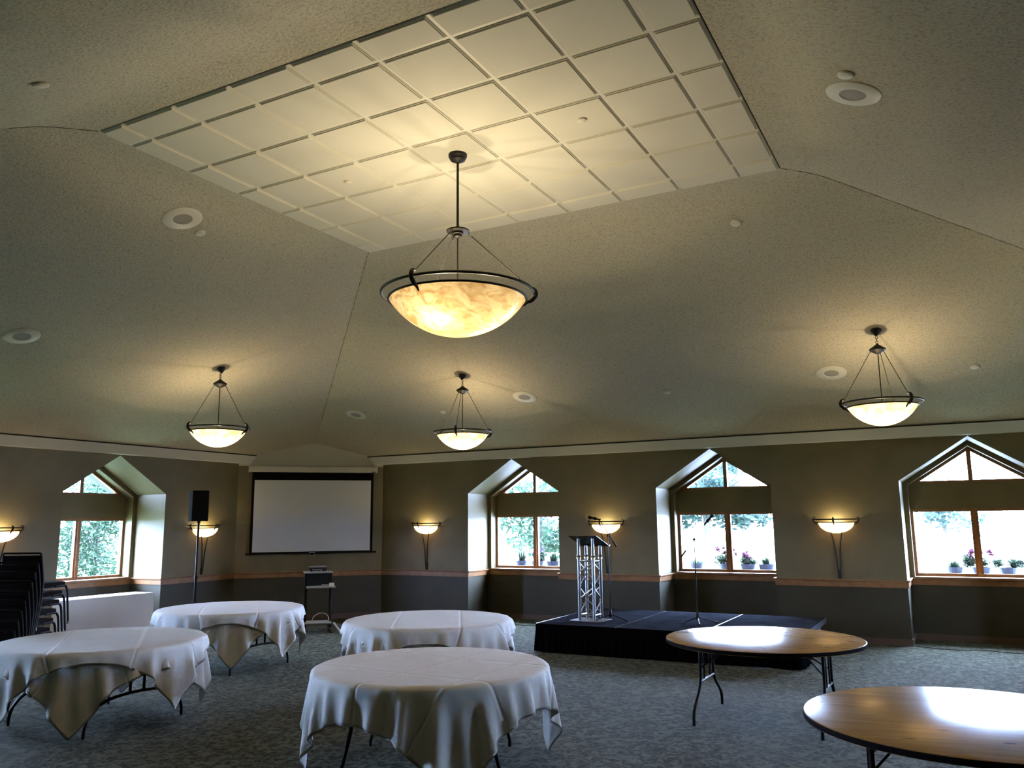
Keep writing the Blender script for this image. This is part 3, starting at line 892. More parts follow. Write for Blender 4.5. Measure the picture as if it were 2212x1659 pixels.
def sconce(loc, rz, label):
    """origin on the wall at rail height; local -y points into the room"""
    t = thing('wall_sconce', label, 'wall lamp', loc, rz, 'half-bowl wall sconces')
    z0 = loc[2]
    R_, Rb = .315, .262
    zr, zm, zb = 1.853 - z0, 1.808 - z0, 1.640 - z0
    bm = B(); tube(bm, arc(R_, zr, PI, 2 * PI, 28), .0085, 8); tube(bm, [(-R_ - .03, 0, zr), (R_ + .03, 0, zr)], .0085, 8); obj('outer_ring', bm, bronzem, t, smooth=True)
    bm = B(); tube(bm, arc(Rb + .008, zm, PI, 2 * PI, 28), .0075, 8); tube(bm, [(-Rb - .06, -.008, zm), (-Rb, -.008, zm)], .0075, 8); tube(bm, [(Rb, -.008, zm), (Rb + .06, -.008, zm)], .0075, 8); obj('rim_ring', bm, bronzem, t, smooth=True)
    for az in (PI + .12, 1.5 * PI, 2 * PI - .12):
        dx, dy = math.cos(az), math.sin(az)
        bm = B()
        cl = smooth_path([(R_ - .02, 0, zr + .03), (R_ + .012, 0, zr + .022), (R_ + .022, 0, zr - .01), (Rb + .04, 0, zm - .01), (Rb + .012, 0, zm - .04)], 4)
        tube(bm, [Vector((p.x * dx, p.x * dy, p.z)) for p in cl], [.005 + .010 * math.sin(PI * i / (len(cl) - 1)) for i in range(len(cl))], 8)
        obj('clasp', bm, bronzem, t, smooth=True)
    bm = B()
    dp = zm - zb; ns = 14
    prof_ = [(Rb * math.sin(PI / 2 * i / ns), zb + dp * (1 - math.cos(PI / 2 * i / ns))) for i in range(1, ns + 1)]
    lathe(bm, [(.004, zb)] + prof_, 32, PI, 2 * PI)
    obj('bowl', bm, bowlw, t, smooth='all')
    for sx in (-1, 1):
        bm = B()
        pts = smooth_path([(sx * .085, -.055, zb + .030), (sx * .070, -.050, zb - .03), (sx * .046, -.042, zb - .16), (sx * .028, -.032, zb - .34), (sx * .018, -.022, zb - .55), (sx * .012, -.012, .035)], 5)
        tube(bm, pts, .0105, 8); obj('curved_stem', bm, bronzem, t, smooth=True)
    bm = B(); box(bm, (0, -.008, .075), (.055, .014, .13), bev=.003); obj('wall_plate', bm, bronzem, t)
    bulb(t, (0, -.115, zm + .005 - .03), 19, .03)
    return t


for x, nm in ((-9.40, 'half-bowl wall sconce between the projection screen and the nearest window'), (-5.56, 'half-bowl wall sconce behind the lectern and boom microphone'), (-1.72, 'half-bowl wall sconce right of the middle window, above the bare table')):
    sconce((x, YW, .942), 0, nm)
sconce((XW, 11.02, .942), PI / 2, 'half-bowl wall sconce partly hidden by the black loudspeaker')
sconce((XW, 7.25, .942), PI / 2, 'half-bowl wall sconce cut by the left edge of the picture')
sconce((2.12, YW, .942), 0, 'half-bowl wall sconce right of the rightmost window')

# ---------------------------------------------------------------- things on the ceiling
def normal_q(n): return Vector((0, 0, -1)).rotation_difference(Vector(n).normalized())


def on_plane(name, parts, loc, n, label, cat, group):
    t = thing(name, label, cat, loc, 0, group)
    t.rotation_mode = 'QUATERNION'; t.rotation_quaternion = normal_q(n)
    for pn, prof_, m in parts:
        bm = B(); lathe(bm, prof_, 40); obj(pn, bm, m, t, smooth=True)
    return t


SPK = [('trim_ring', [(.095, -.006), (.10, -.012), (.185, -.008), (.197, -.002), (.197, .006), (.095, .006)], whitem), ('grille', [(0, -.008), (.094, -.006), (.096, .002), (0, .002)], grillm)]
DET = [('cover_plate', [(0, -.012), (.048, -.012), (.053, -.008), (.053, .004), (0, .004)], whitem)]
NP1, NP2, NP3, NP4 = (0, -SLY, -1), (SLX, 0, -1), (-SLX, 0, -1), (0, SLY, -1)
gs, gd = 'round ceiling speakers', 'round white sprinkler covers'
for (x, y, pn, lb) in ((-6.09, 11.76, 1, 'round white ceiling speaker just right of the far middle pendant'),
                       (-1.39, 11.86, 1, 'round ceiling speaker left of the far right pendant'),
                       (-9.64, 11.85, 1, 'round ceiling speaker right of the hip line above the screen'),
                       (-6.86, 5.55, 2, 'round ceiling speaker below the left side of the tiled centre'),
                       (-9.64, 5.63, 2, 'round ceiling speaker at the left edge of the picture'),
                       (-.43, 6.23, 3, 'round ceiling speaker upper right, beside the tiled centre')):
    z, n_ = {1: (zP1(y), NP1), 2: (zP2(x), NP2), 3: (zP3(x), NP3)}[pn]
    on_plane('ceiling_speaker', SPK, (x, y, z - .004), n_, lb, 'speaker', gs)
for (x, y, pn, lb) in ((-7.85, 12.02, 1, 'small white sprinkler cover left of the far middle pendant'),
                       (-3.77, 11.99, 1, 'small white sprinkler cover between the far middle and far right pendants'),
                       (.33, 12.02, 1, 'small white sprinkler cover right of the far right pendant'),
                       (-1.84, 8.50, 1, 'small sprinkler cover right below the right corner of the tiled centre'),
                       (-6.96, 5.87, 2, 'small white sprinkler cover next to the left-hand ceiling speaker'),
                       (-.45, 5.92, 3, 'bright white sprinkler cover above the upper right ceiling speaker'),
                       (-5.44, 3.15, 4, 'small white sprinkler cover at the upper left of the ceiling')):
    z, n_ = {1: (zP1(y), NP1), 2: (zP2(x), NP2), 3: (zP3(x), NP3), 4: (zP4(y), NP4)}[pn]
    on_plane('sprinkler_cover', DET, (x, y, z - .008), n_, lb, 'sprinkler cover', gd)
for (x, y, lb) in ((-2.47, 5.87, 'small round disc in a ceiling tile right of the large lamp'), (-4.96, 5.90, 'small round disc in a ceiling tile left of the large lamp')):
    t = on_plane('sprinkler_cover', [('cover_plate', [(0, -.012), (.033, -.012), (.037, -.009), (.037, .004), (0, .004)], tilem)], (x, y, ZR - .021), (0, 0, -1), lb, 'sprinkler cover', 'discs in the ceiling tiles')
# soffit vents above the windows
for x, lb in ((-3.60, 'slotted white air vent under the soffit above the middle window'), (.22, 'slotted white air vent under the soffit above the rightmost window'), (-7.42, 'slotted white air vent under the soffit above the window nearest the screen')):
    t = thing('air_vent', lb, 'vent', (x, YW - .085, ZT), 0, 'slotted vents under the soffit')
    bm = B()
    for a_, c_ in (((-.42, -.055, -.006), (.42, -.042, 0)), ((-.42, .042, -.006), (.42, .055, 0)), ((-.42, -.042, -.006), (-.405, .042, 0)), ((.405, -.042, -.006), (.42, .042, 0))): b2(bm, a_, c_)
    obj('frame', bm, whitem, t)
    bm = B()
    for i in range(27): b2(bm, (-.395 + i * .030, -.041, -.005), (-.381 + i * .030, .041, -.001))
    obj('slats', bm, whitem, t)
    bm = B(); b2(bm, (-.404, -.041, -.0009), (.404, .041, -.0002)); obj('duct_opening', bm, gapm, t)

# ---------------------------------------------------------------- projection screen on the corner wall
scx = PL.lerp(PR, .5) + DV * .03
ang = math.atan2(DV.y, DV.x)
t = thing('projection_screen', 'large pull-down projection screen with black border on the corner wall', 'projection screen', (scx.x + DN.x * .07, scx.y + DN.y * .07, 0), ang)
hw = 1.265
bm = B(); box(bm, (0, -.0, 2.950), (2 * hw, .10, .115), bev=.012); obj('case', bm, casem, t, smooth=True)
bm = B(); box(bm, (hw - .075, -.0515, 2.905), (.07, .002, .014)); obj('maker_plate', bm, blackc, t)
bm = B(); b2(bm, (-1.195, -.003, 1.30), (1.195, .0, 2.90)); obj('black_border', bm, blackc, t)
bm = B(); b2(bm, (-1.145, -.0065, 1.325), (1.145, -.0035, 2.735)); obj('screen_surface', bm, screenm, t)
bm = B(); tube(bm, [(-1.27, 0, 1.293), (1.27, 0, 1.293)], .016, 10); obj('weight_bar', bm, blackm, t, smooth=True)
bm = B(); tube(bm, smooth_path([(-.055, -.01, 1.285), (-.045, -.014, 1.252), (0, -.016, 1.238), (.045, -.014, 1.252), (.055, -.01, 1.285)], 4), .006, 8); box(bm, (0, -.012, 1.300), (.12, .02, .018), bev=.003); obj('pull_handle', bm, greym, t, smooth=True)
for sx in (-1, 1):
    bm = B(); b2(bm, (sx * hw - .004, -.05, 2.885), (sx * hw + .006, .055, 3.012)); obj('end_cap', bm, casem, t)

# ---------------------------------------------------------------- round tables
def leg_frame(side, style, t, lm=blackm):
    """one folding leg set in the plane x = side"""
    zt = .69
    for sy_ in (-1, 1):
        bm = B()
        if style == 'w':
            pts = smooth_path([(side, sy_ * .50, zt), (side, sy_ * .50, .45), (side, sy_ * .515, .34), (side, sy_ * .56, .16), (side, sy_ * .59, .05), (side, sy_ * .59, .0)], 6)
        elif style == 's':
            pts = smooth_path([(side, sy_ * .225, zt), (side, sy_ * .225, .50), (side, sy_ * .235, .36), (side, sy_ * .30, .27), (side, sy_ * .44, .17), (side, sy_ * .505, .10), (side, sy_ * .515, .0)], 6)
        else:
            pts = smooth_path([(side, sy_ * .06, .315), (side, sy_ * .25, .30), (side, sy_ * .40, .255), (side, sy_ * .49, .17), (side, sy_ * .525, .08), (side, sy_ * .53, .0)], 6)
        tube(bm, pts, .0145, 10); obj('leg', bm, lm, t, smooth=True)
    bm = B()
    if style == 'w':
        tube(bm, [(side, -.50, .56), (side, .50, .56)], .012, 8)
        tube(bm, [(side, -.50, .665), (side, .50, .665)], .012, 8)
    elif style == 's':
        tube(bm, [(side, -.236, .345), (side, .236, .345)], .012, 8)
        tube(bm, [(side, -.225, .665), (side, .225, .665)], .012, 8)
    else:
        tube(bm, [(side, -.08, .315), (side, .08, .315)], .0145, 8)
        for sy_ in (-1, 1): tube(bm, [(side, sy_ * .075, .315), (side, sy_ * .075, zt)], .0135, 8)
    obj('crossbar', bm, lm, t, smooth=True)
    s = 1 if side > 0 else -1
    for sy_ in (-1, 1):
        bm = B()
        tube(bm, [(side, sy_ * .10, .345 if style == 's' else .42), (side, sy_ * .10, .60), (side - s * .02, sy_ * .10, .66)], .009, 8) if style == 's' else None
        tube(bm, [(side - s * .005, sy_ * {'s': .19, 'arch': .075, 'w': .30}[style], .47 if style != 'w' else .56), (side - s * .16, sy_ * .05, .60), (side - s * .33, sy_ * .03, .695)], .0085, 8)
        obj('brace', bm, lm, t, smooth=True)
    bm = B(); tube(bm, [(side - s * .13, 0, .575), (side - s * .21, 0, .628)], .017, 10); obj('locking_sleeve', bm, chromem, t, smooth=True)
    bm = B(); b2(bm, (side - .035, -.33, .668), (side + .035, .33, .705), bev=.004); obj('leg_mount', bm, blackm, t)


def round_table(loc, rz, label, style, R_=.915, group='round folding tables'):
    t = thing('round_table', label, 'table', (loc[0], loc[1], 0), rz, group)
    bm = B()
    lathe(bm, [(0, .706), (R_ - .012, .706), (R_ - .004, .708), (R_, .714), (R_, .739), (R_ - .003, .744), (R_ - .008, .746), (0, .746)], 96)
    for f in bm.faces:
        if abs(f.normal.z) < .9 or f.calc_center_median().z < .72: pass
    obj('tabletop', bm, plym, t, smooth=True)
    bm = B()
    lathe(bm, [(R_ - .0045, .7095), (R_ + .001, .712), (R_ + .002, .716), (R_ + .002, .737), (R_ + .001, .741), (R_ - .004, .7435)], 96)
    obj('edge_band', bm, blackc, t, smooth=True)
    bm = B()
    for y in (-.2, .2): b2(bm, (-.64, y - .03, .690), (.64, y + .03, .706))
    obj('batten', bm, plym, t)
    for side in (-.56, .56): leg_frame(side, style, t)
    return t


tb = {}
tb['front'] = round_table((-3.80, 5.67), math.radians(26 + 90), 'round folding table under the white cloth nearest the camera, in the centre', 'w')
tb['mid'] = round_table((-5.55, 8.22), math.radians(10), 'round folding table under the white cloth just behind the central front table', 's')
tb['far'] = round_table((-8.80, 8.26), math.radians(2), 'round folding table under the white cloth below the projection screen, at left', 'arch', .90)
tb['left'] = round_table((-7.59, 5.49), 0, 'round folding table under the white cloth cut by the left edge of the picture', 'arch')
tb['wood'] = round_table((-1.76, 8.29), 0, 'bare round plywood table in front of the stage', 's', group='bare round tables')
tb['near'] = round_table((-.03, 5.53), math.radians(8), 'bare round plywood table at the right bottom corner of the picture, glaring with window light', 's', group='bare round tables')


# ---- draped cloths: a small cloth simulation
def drape(R_, half, ang_, off, seed, N_=63, steps=190, iters=14, zt=.7575, grp=0):
    rg = np.random.RandomState(seed)
    s = np.linspace(-half, half, N_)
    U, V = np.meshgrid(s, s, indexing='ij')
    ca, sa = math.cos(ang_), math.sin(ang_)
    P = np.stack([U * ca - V * sa + off[0], U * sa + V * ca + off[1], np.full_like(U, zt)], -1)
    r = np.hypot(P[..., 0], P[..., 1])
    th = np.arctan2(P[..., 1], P[..., 0])
    out_ = r > R_
    zt0 = zt
    ph = rg.uniform(0, 6.28, 3)
    wob = .5 * np.sin(13 * th + ph[0]) + .35 * np.sin(21 * th + ph[1]) + .3 * np.sin(8 * th + ph[2])
    # start partly bent down so that folds form where the cloth is long
    P[..., 2] = np.where(out_, zt - (r - R_) * .25 + wob * .10 * (r - R_) / .7, P[..., 2])
    P = P + rg.normal(0, .0008, P.shape) * out_[..., None]
    Q = P.copy()
    free = (r > R_ - .045).astype(float)[..., None]
    d = s[1] - s[0]
    sets = []
    def add(di, dj, st):
        L0 = d * math.hypot(di, dj)
        I, J = np.meshgrid(np.arange(N_), np.arange(N_), indexing='ij')
        ok = (I + di < N_) & (J + dj >= 0) & (J + dj < N_)
        if di: key = (I // di) % 2
        else: key = (J // dj) % 2
        if di and dj: key = (I // di) % 2
        for k in (0, 1):
            m = ok & (key == k)
            a = (I[m] * N_ + J[m]); c = ((I[m] + di) * N_ + J[m] + dj)
            sets.append((a, c, L0, st))
    add(1, 0, 1.0); add(0, 1, 1.0); add(1, 1, .12); add(1, -1, .12); add(2, 0, .04); add(0, 2, .04)
    W = free.reshape(-1, 1)
    dt = 1 / 60
    for it in range(steps):
        vel = (P - Q) * .965
        Q = P.copy()
        P = P + vel * free + np.array([0, 0, -9.8 * dt * dt]) * free * .4
        F_ = P.reshape(-1, 3)
        for q in range(iters):
            for a, c, L0, st in sets:
                D = F_[c] - F_[a]; l = np.sqrt((D * D).sum(1, keepdims=True)) + 1e-9
                wa, wc = W[a], W[c]; ws = wa + wc + 1e-9
                if st < .05: cor = D * np.minimum(0, (l - L0)) / l * st
                else: cor = D * ((l - L0) / l) * st
                F_[a] += cor * wa / ws; F_[c] -= cor * wc / ws
            rr = np.sqrt(F_[:, 0] ** 2 + F_[:, 1] ** 2) + 1e-9
            low = F_[:, 2] < zt - .006
            push = low & (rr < R_ + .021)
            k = np.where(push, (R_ + .021) / rr, 1.0)
            F_[:, 0] *= k; F_[:, 1] *= k
            on = (rr < R_) & ~low
            F_[:, 2] = np.where(on, np.maximum(F_[:, 2], zt), F_[:, 2])
            F_[:, 2] = np.maximum(F_[:, 2], .02)
        P = F_.reshape(N_, N_, 3)
    return P, U, V


def cloth_obj(name, P, U, V, half, loc, label, group):
    N_ = P.shape[0]
    me = bpy.data.meshes.new(name)
    vs = P.reshape(-1, 3).tolist()
    fs = [(i * N_ + j, (i + 1) * N_ + j, (i + 1) * N_ + j + 1, i * N_ + j + 1) for i in range(N_ - 1) for j in range(N_ - 1)]
    me.from_pydata(vs, [], fs)
    uv = me.uv_layers.new(name='UVMap')
    uu = ((U + half) / (2 * half)).reshape(-1); vv = ((V + half) / (2 * half)).reshape(-1)
    for lp in me.loops: uv.data[lp.index].uv = (uu[lp.vertex_index], vv[lp.vertex_index])
    me.materials.append(linenm)
    for p in me.polygons: p.use_smooth = True
    o = bpy.data.objects.new(name, me); C.objects.link(o)
    o.location = (loc[0], loc[1], 0)
    sd = o.modifiers.new('smooth', 'SUBSURF'); sd.levels = 1; sd.render_levels = 1
    so = o.modifiers.new('thickness', 'SOLIDIFY'); so.thickness = .0016; so.offset = 1
    return tag(o, label, 'tablecloth', group)


HALF = 1.145
gcl = 'white square cloths on the round tables'
for nm, loc, Rr, ang_, off, seed, hf, over, lb in (
        ('front', (-3.80, 5.67), .917, -2, (.03, -.05), 3, HALF, 0, 'white cloth with fold creases on the central front table, nearest the camera'),
        ('mid', (-5.55, 8.22), .917, -11, (-.02, .03), 5, 1.13, 0, 'lower of the two white cloths on the table right behind the central front one'),
        ('mid', (-5.55, 8.22), .917, -58, (.02, -.02), 6, 1.09, 1, 'upper of the two white cloths on the table right behind the central front one'),
        ('far', (-8.80, 8.26), .902, 4, (0, 0), 9, 1.08, 0, 'lower of the two bluish white cloths on the table below the projection screen'),
        ('far', (-8.80, 8.26), .902, -45, (.01, 0), 10, 1.06, 1, 'upper of the two bluish white cloths on the table below the projection screen'),
        ('left', (-7.59, 5.49), .917, -4, (.02, 0), 12, 1.12, 0, 'lower of the two white cloths on the round table at the left edge'),
        ('left', (-7.59, 5.49), .917, -41, (-.02, .02), 14, 1.09, 1, 'upper of the two white cloths on the round table at the left edge')):
    P, U, V = drape(Rr + .036 * over, hf, math.radians(ang_), off, seed, N_=63 if nm == 'front' else 55, zt=.7575 + .008 * over)
    cloth_obj('tablecloth', P, U, V, hf, loc, lb, gcl)

# ---- long narrow table under a floor-length cloth by the left window
bx0, bx1, by0, by1, bz = -12.49, -12.06, 7.86, 9.60, .752
t = thing('folding_table', 'long narrow folding table hidden under a full cloth by the left-hand window', 'table', ((bx0 + bx1) / 2, (by0 + by1) / 2, 0))
cx_, cy_ = (bx0 + bx1) / 2, (by0 + by1) / 2
bm = B(); b2(bm, (bx0 - cx_, by0 - cy_, bz - .03), (bx1 - cx_, by1 - cy_, bz), bev=.004); obj('tabletop', bm, plym, t)
for sy_ in (-.7, .7):
    for sx in (-.15, .15):
        bm = B(); tube(bm, [(sx, sy_, 0), (sx, sy_, bz - .03)], .013, 8); obj('leg', bm, blackm, t)
bm = B()
def ring_pts(o, z, wv):
    pts = []
    W2, L2 = (bx1 - bx0) / 2 + o, (by1 - by0) / 2 + o
    nL, nW = 60, 18
    seq = [((1, 0), nL), ((0, 1), nW), ((-1, 0), nL), ((0, -1), nW)]
    for (nx, ny), n_ in seq:
        for i in range(n_):
            t_ = -1 + 2 * i / n_
            if nx == 1: p = (W2, t_ * L2)
            elif ny == 1: p = (-t_ * W2, L2)
            elif nx == -1: p = (-W2, -t_ * L2)
            else: p = (t_ * W2, -L2)
            edge = min(1, (1 - abs(t_)) * 8)
            f = wv * edge * (.5 * math.sin(i * .55 + nx) + .5 * math.sin(i * .23 + 2 + ny))
            pts.append(bm.verts.new((p[0] + nx * f, p[1] + ny * f, z)))
    return pts
levels = [(.000, bz + .006, 0), (.010, bz + .002, 0), (.014, bz - .03, .001), (.018, .55, .006), (.024, .3, .011), (.030, .012, .015)]
rg_ = [ring_pts(*l) for l in levels]
bm.faces.new(rg_[0])
for a_, c_ in zip(rg_, rg_[1:]):
    for i in range(len(a_)):
        bm.faces.new((a_[i], a_[(i + 1) % len(a_)], c_[(i + 1) % len(a_)], c_[i]))
o = obj('tablecloth', bm, mat('long_cloth', (0.74, 0.72, 0.72), .75, bump=(60, .1, .002)), None, smooth=True)
o.location = (cx_, cy_, 0)
tag(o, 'floor-length white cloth on the long narrow table by the left-hand window', 'tablecloth')

# ---------------------------------------------------------------- stage
SX0, SX1, SY0, SY1, SZ = -5.60, -1.90, 11.08, 13.40, .40
t = thing('stage', 'low black skirted portable stage in three grey deck sections', 'stage', (SX0, SY0, 0))
secs = [SX0, -4.37, -3.14, SX1]
for i in range(3):
    bm = B(); b2(bm, (secs[i] - SX0 + .004, .004, SZ - .05), (secs[i + 1] - SX0 - .004, SY1 - SY0 - .004, SZ), bev=.003)
    dk = obj('deck_section', bm, stagem, t)
    bm = B()
    for a_, c_ in (((secs[i] - SX0 + .001, 0, SZ - .07), (secs[i] - SX0 + .007, SY1 - SY0, SZ + .0015)), ((secs[i + 1] - SX0 - .007, 0, SZ - .07), (secs[i + 1] - SX0 - .001, SY1 - SY0, SZ + .0015))): b2(bm, a_, c_)
    obj('edge_trim', bm, alum, dk)
for x in (.08, 1.15, 1.32, 2.38, 2.55, 3.6):
    for y in (.1, 1.16, 2.2):
        bm = B(); tube(bm, [(x, y, 0), (x, y, SZ - .05)], .022, 10); obj('leg', bm, alum, t, smooth=True)
# pleated skirt on the front and left, hung a little outwards at the bottom
bm = B()
path = [Vector((0, 1.05)), Vector((0, 0)), Vector((SX1 - SX0, 0)), Vector((SX1 - SX0, .5))]
def along(u):
    ls = [(path[i + 1] - path[i]).length for i in range(3)]; tot = sum(ls); d = u * tot
    for i in range(3):
        if d <= ls[i] or i == 2:
            dr = (path[i + 1] - path[i]).normalized(); return path[i] + dr * min(d, ls[i]), Vector((dr.y, -dr.x))
        d -= ls[i]
nn = 360; prev = None
for i in range(nn + 1):
    p, nrm = along(i / nn)
    row = []
    for z, o_ in ((SZ - .005, .006), (SZ - .06, .010), (.2, .022), (.018, .034)):
        f = o_ + (.010 * math.sin(i * .9) + .006 * math.sin(i * .37)) * (1 - z / SZ)
        row.append(bm.verts.new((p.x + nrm.x * f, p.y + nrm.y * f, z)))
    if prev:
        for q in range(3): bm.faces.new((prev[q], row[q], row[q + 1], prev[q + 1]))
    prev = row
obj('skirt', bm, skirtm, t, smooth='all')

# ---- truss lectern
t = thing('lectern', 'silver aluminium truss lectern with tilted top standing on the stage', 'lectern', (-5.0, 11.72, SZ), math.radians(-4))
bm = B(); box(bm, (0, 0, .006), (.50, .42, .012), bev=.003); obj('base_plate', bm, alum, t)
hc = .12
for sx in (-1, 1):
    for sy_ in (-1, 1):
        bm = B(); tube(bm, [(sx * hc, sy_ * hc, .012), (sx * hc, sy_ * hc, 1.10 + (-sy_) * .055 + .05)], .024, 14); obj('chord_tube', bm, alum, t, smooth=True)
        bm = B(); lathe(bm, [(.024, -.03), (.031, -.027), (.031, -.008), (.026, 0), (.031, .008), (.031, .027), (.024, .03)], 16, c=(sx * hc, sy_ * hc, .93)); obj('coupler', bm, chromem, t, smooth=True)
def pt(side, u, z):
    return {0: (u, -hc, z), 1: (hc, u, z), 2: (u, hc, z), 3: (-hc, u, z)}[side]
for side in range(4):
    bm = B()
    zs = [.10, .30, .50, .70, .86]
    for q in range(4):
        s = 1 if (q + side) % 2 else -1
        tube(bm, [pt(side, -s * hc, zs[q] + .012), pt(side, s * hc, zs[q + 1] - .012)], .0095, 8)
    for z in (.09, .87): tube(bm, [pt(side, -hc, z), pt(side, hc, z)], .011, 8)
    obj('lattice_brace', bm, alum, t, smooth=True)
rot = Matrix.Rotation(math.radians(-20), 3, 'X')
bm = B(); box(bm, (0, .0, 1.165), (.48, .48, .008), rot=rot, bev=.002); obj('reading_plate', bm, deskm, t)
bm = B(); box(bm, (0, .222, 1.10), (.48, .010, .035), rot=rot, bev=.002); obj('book_stop', bm, deskm, t)

# ---- microphone stands
def mic_stand(loc, label, legaz, pole_h, tail, head, clutch_r=.012, legr=.27):
    t = thing('microphone_stand', label, 'microphone stand', loc, 0, 'boom microphone stands on the stage')
    bm = B(); tube(bm, [(0, 0, .06), (0, 0, pole_h * .58)], .0095, 10); obj('lower_tube', bm, blackm, t, smooth=True)
    bm = B(); tube(bm, [(0, 0, pole_h * .56), (0, 0, pole_h)], .0062, 10); obj('upper_tube', bm, blackm, t, smooth=True)
    bm = B(); lathe(bm, [(0, .0), (.013, 0), (.014, .05), (.011, .07), (0, .07)], 14, c=(0, 0, pole_h * .555)); obj('height_clutch', bm, blackp, t, smooth=True)
    bm = B(); lathe(bm, [(0, .05), (.02, .055), (.032, .085), (.026, .12), (.016, .165), (.010, .175), (0, .175)], 16); obj('leg_hub', bm, blackp, t, smooth=True)
    for a in legaz:
        a = math.radians(a); dx, dy = math.cos(a), math.sin(a)
        bm = B(); tube(bm, [(dx * .02, dy * .02, .085), (dx * legr, dy * legr, .018)], .0082, 8); lg = obj('leg', bm, blackm, t, smooth=True)
        bm = B(); tube(bm, [(dx * (legr - .035), dy * (legr - .035), .022), (dx * (legr + .012), dy * (legr + .012), .014)], .0135, 10); obj('rubber_foot', bm, blackp, lg, smooth=True)
    tail, head = Vector(tail), Vector(head)
    bm = B(); tube(bm, [tail, head], .0055, 8); bo = obj('boom_arm', bm, blackm, t, smooth=True)
    d = (tail - head).normalized()
    bm = B(); tube(bm, [tail - d * .12, tail], .0125, 10); obj('counterweight', bm, blackm, bo, smooth=True)
    bm = B(); tube(bm, [(0, -.022, pole_h), (0, .022, pole_h)], .017, 12); tube(bm, [(0, .02, pole_h), (0, .045, pole_h - .02)], .006, 8); obj('boom_joint', bm, blackp, t, smooth=True)
    return t


def microphone(loc, d, label):
    t = thing('microphone', label, 'microphone', loc, 0, 'black handheld microphones on booms')
    t.rotation_mode = 'QUATERNION'; t.rotation_quaternion = Vector((0, 0, 1)).rotation_difference(Vector(d).normalized())
    bm = B(); lathe(bm, [(0, -.09), (.010, -.088), (.012, -.04), (.0165, .045), (.018, .06), (.016, .062), (0, .062)], 20); obj('handle', bm, blackp, t, smooth=True)
    bm = B(); lathe(bm, [(0, .060), (.017, .062), (.0235, .075), (.026, .09), (.0245, .102), (.019, .113), (.010, .119), (0, .121)], 20); obj('grille', bm, blackm, t, smooth=True)
    bm = B(); lathe(bm, [(.0175, -.02), (.021, -.02), (.0225, .02), (.0195, .02)], 16); tube(bm, [(0, .019, 0), (0, .04, -.015)], .007, 8); obj('clip', bm, blackp, t, smooth=True)
    return t

mic_stand((-4.72, 11.80, SZ), 'black boom microphone stand right beside the lectern on the stage', (232, 352, 112), 1.245, (.09, .10, 1.077), (-.08, -.10, 1.465))
microphone((-4.875, 11.69, SZ + 1.50), (-.95, -.1, .20), 'black microphone pointing left above the lectern')
mic_stand((-3.45, 11.98, SZ), 'black boom microphone stand standing alone in the middle of the stage', (232, 20, 290), 1.187, (-.19, -.06, .93), (.15, .05, 1.395))
microphone((-3.255, 12.045, SZ + 1.452), (.63, .18, .72), 'black microphone raised at an angle in front of the middle window')
# ---------------------------------------------------------------- loudspeaker on a pole
sp = Vector((-11.50, 10.0, 0))
yaw = math.atan2(sp.y, sp.x)
ts = thing('speaker_stand', 'black pole stand carrying the loudspeaker at left', 'stand', sp)
bm = B(); tube(bm, [(0, 0, .02), (0, 0, 1.0)], .0225, 12); obj('lower_pole', bm, blackm, ts, smooth=True)
bm = B(); tube(bm, [(0, 0, .98), (0, 0, 1.955)], .0185, 12); obj('upper_pole', bm, blackm, ts, smooth=True)
bm = B(); lathe(bm, [(0, .96), (.030, .96), (.032, 1.02), (0, 1.02)], 16); tube(bm, [(.02, 0, 1.0), (.07, 0, 1.0)], .008, 8); obj('collar', bm, blackp, ts, smooth=True)
for a in (30, 150, 270):
    a = math.radians(a); bm = B(); tube(bm, [(math.cos(a) * .03, math.sin(a) * .03, .55), (math.cos(a) * .42, math.sin(a) * .42, .02)], .012, 8); lg = obj('leg', bm, blackm, ts, smooth=True)
    bm = B(); tube(bm, [(math.cos(a) * .02, math.sin(a) * .02, .20), (math.cos(a) * .25, math.sin(a) * .25, .262)], .008, 8); obj('brace', bm, blackm, ts, smooth=True)
t = thing('loudspeaker', 'black loudspeaker box mounted high on a pole left of the projection screen', 'loudspeaker', (sp.x, sp.y, 1.93), yaw + PI / 2 + .08)
bm = B()
fr_ = [(-.165, -.15), (.165, -.15), (.13, .14), (-.13, .14)]
v0 = [bm.verts.new((x, y, 0)) for x, y in fr_]; v1 = [bm.verts.new((x, y, .52)) for x, y in fr_]
for i in range(4): bm.faces.new((v0[i], v0[(i + 1) % 4], v1[(i + 1) % 4], v1[i]))
bm.faces.new(v0); bm.faces.new(v1)
bmesh.ops.bevel(bm, geom=bm.edges[:], offset=.014, segments=2, affect='EDGES', profile=.6)
obj('cabinet', bm, blackc, t, smooth=True)
bm = B(); b2(bm, (-.145, -.158, .035), (.145, -.148, .49), bev=.004); obj('grille', bm, blackc, t)
bm = B(); box(bm, (0.0, -.160, .028), (.012, .006, .010)); obj('power_light', bm, ledm, t)
bm = B(); lathe(bm, [(.0, -.03), (.028, -.03), (.028, .01), (0, .01)], 14); obj('pole_socket', bm, blackp, t)

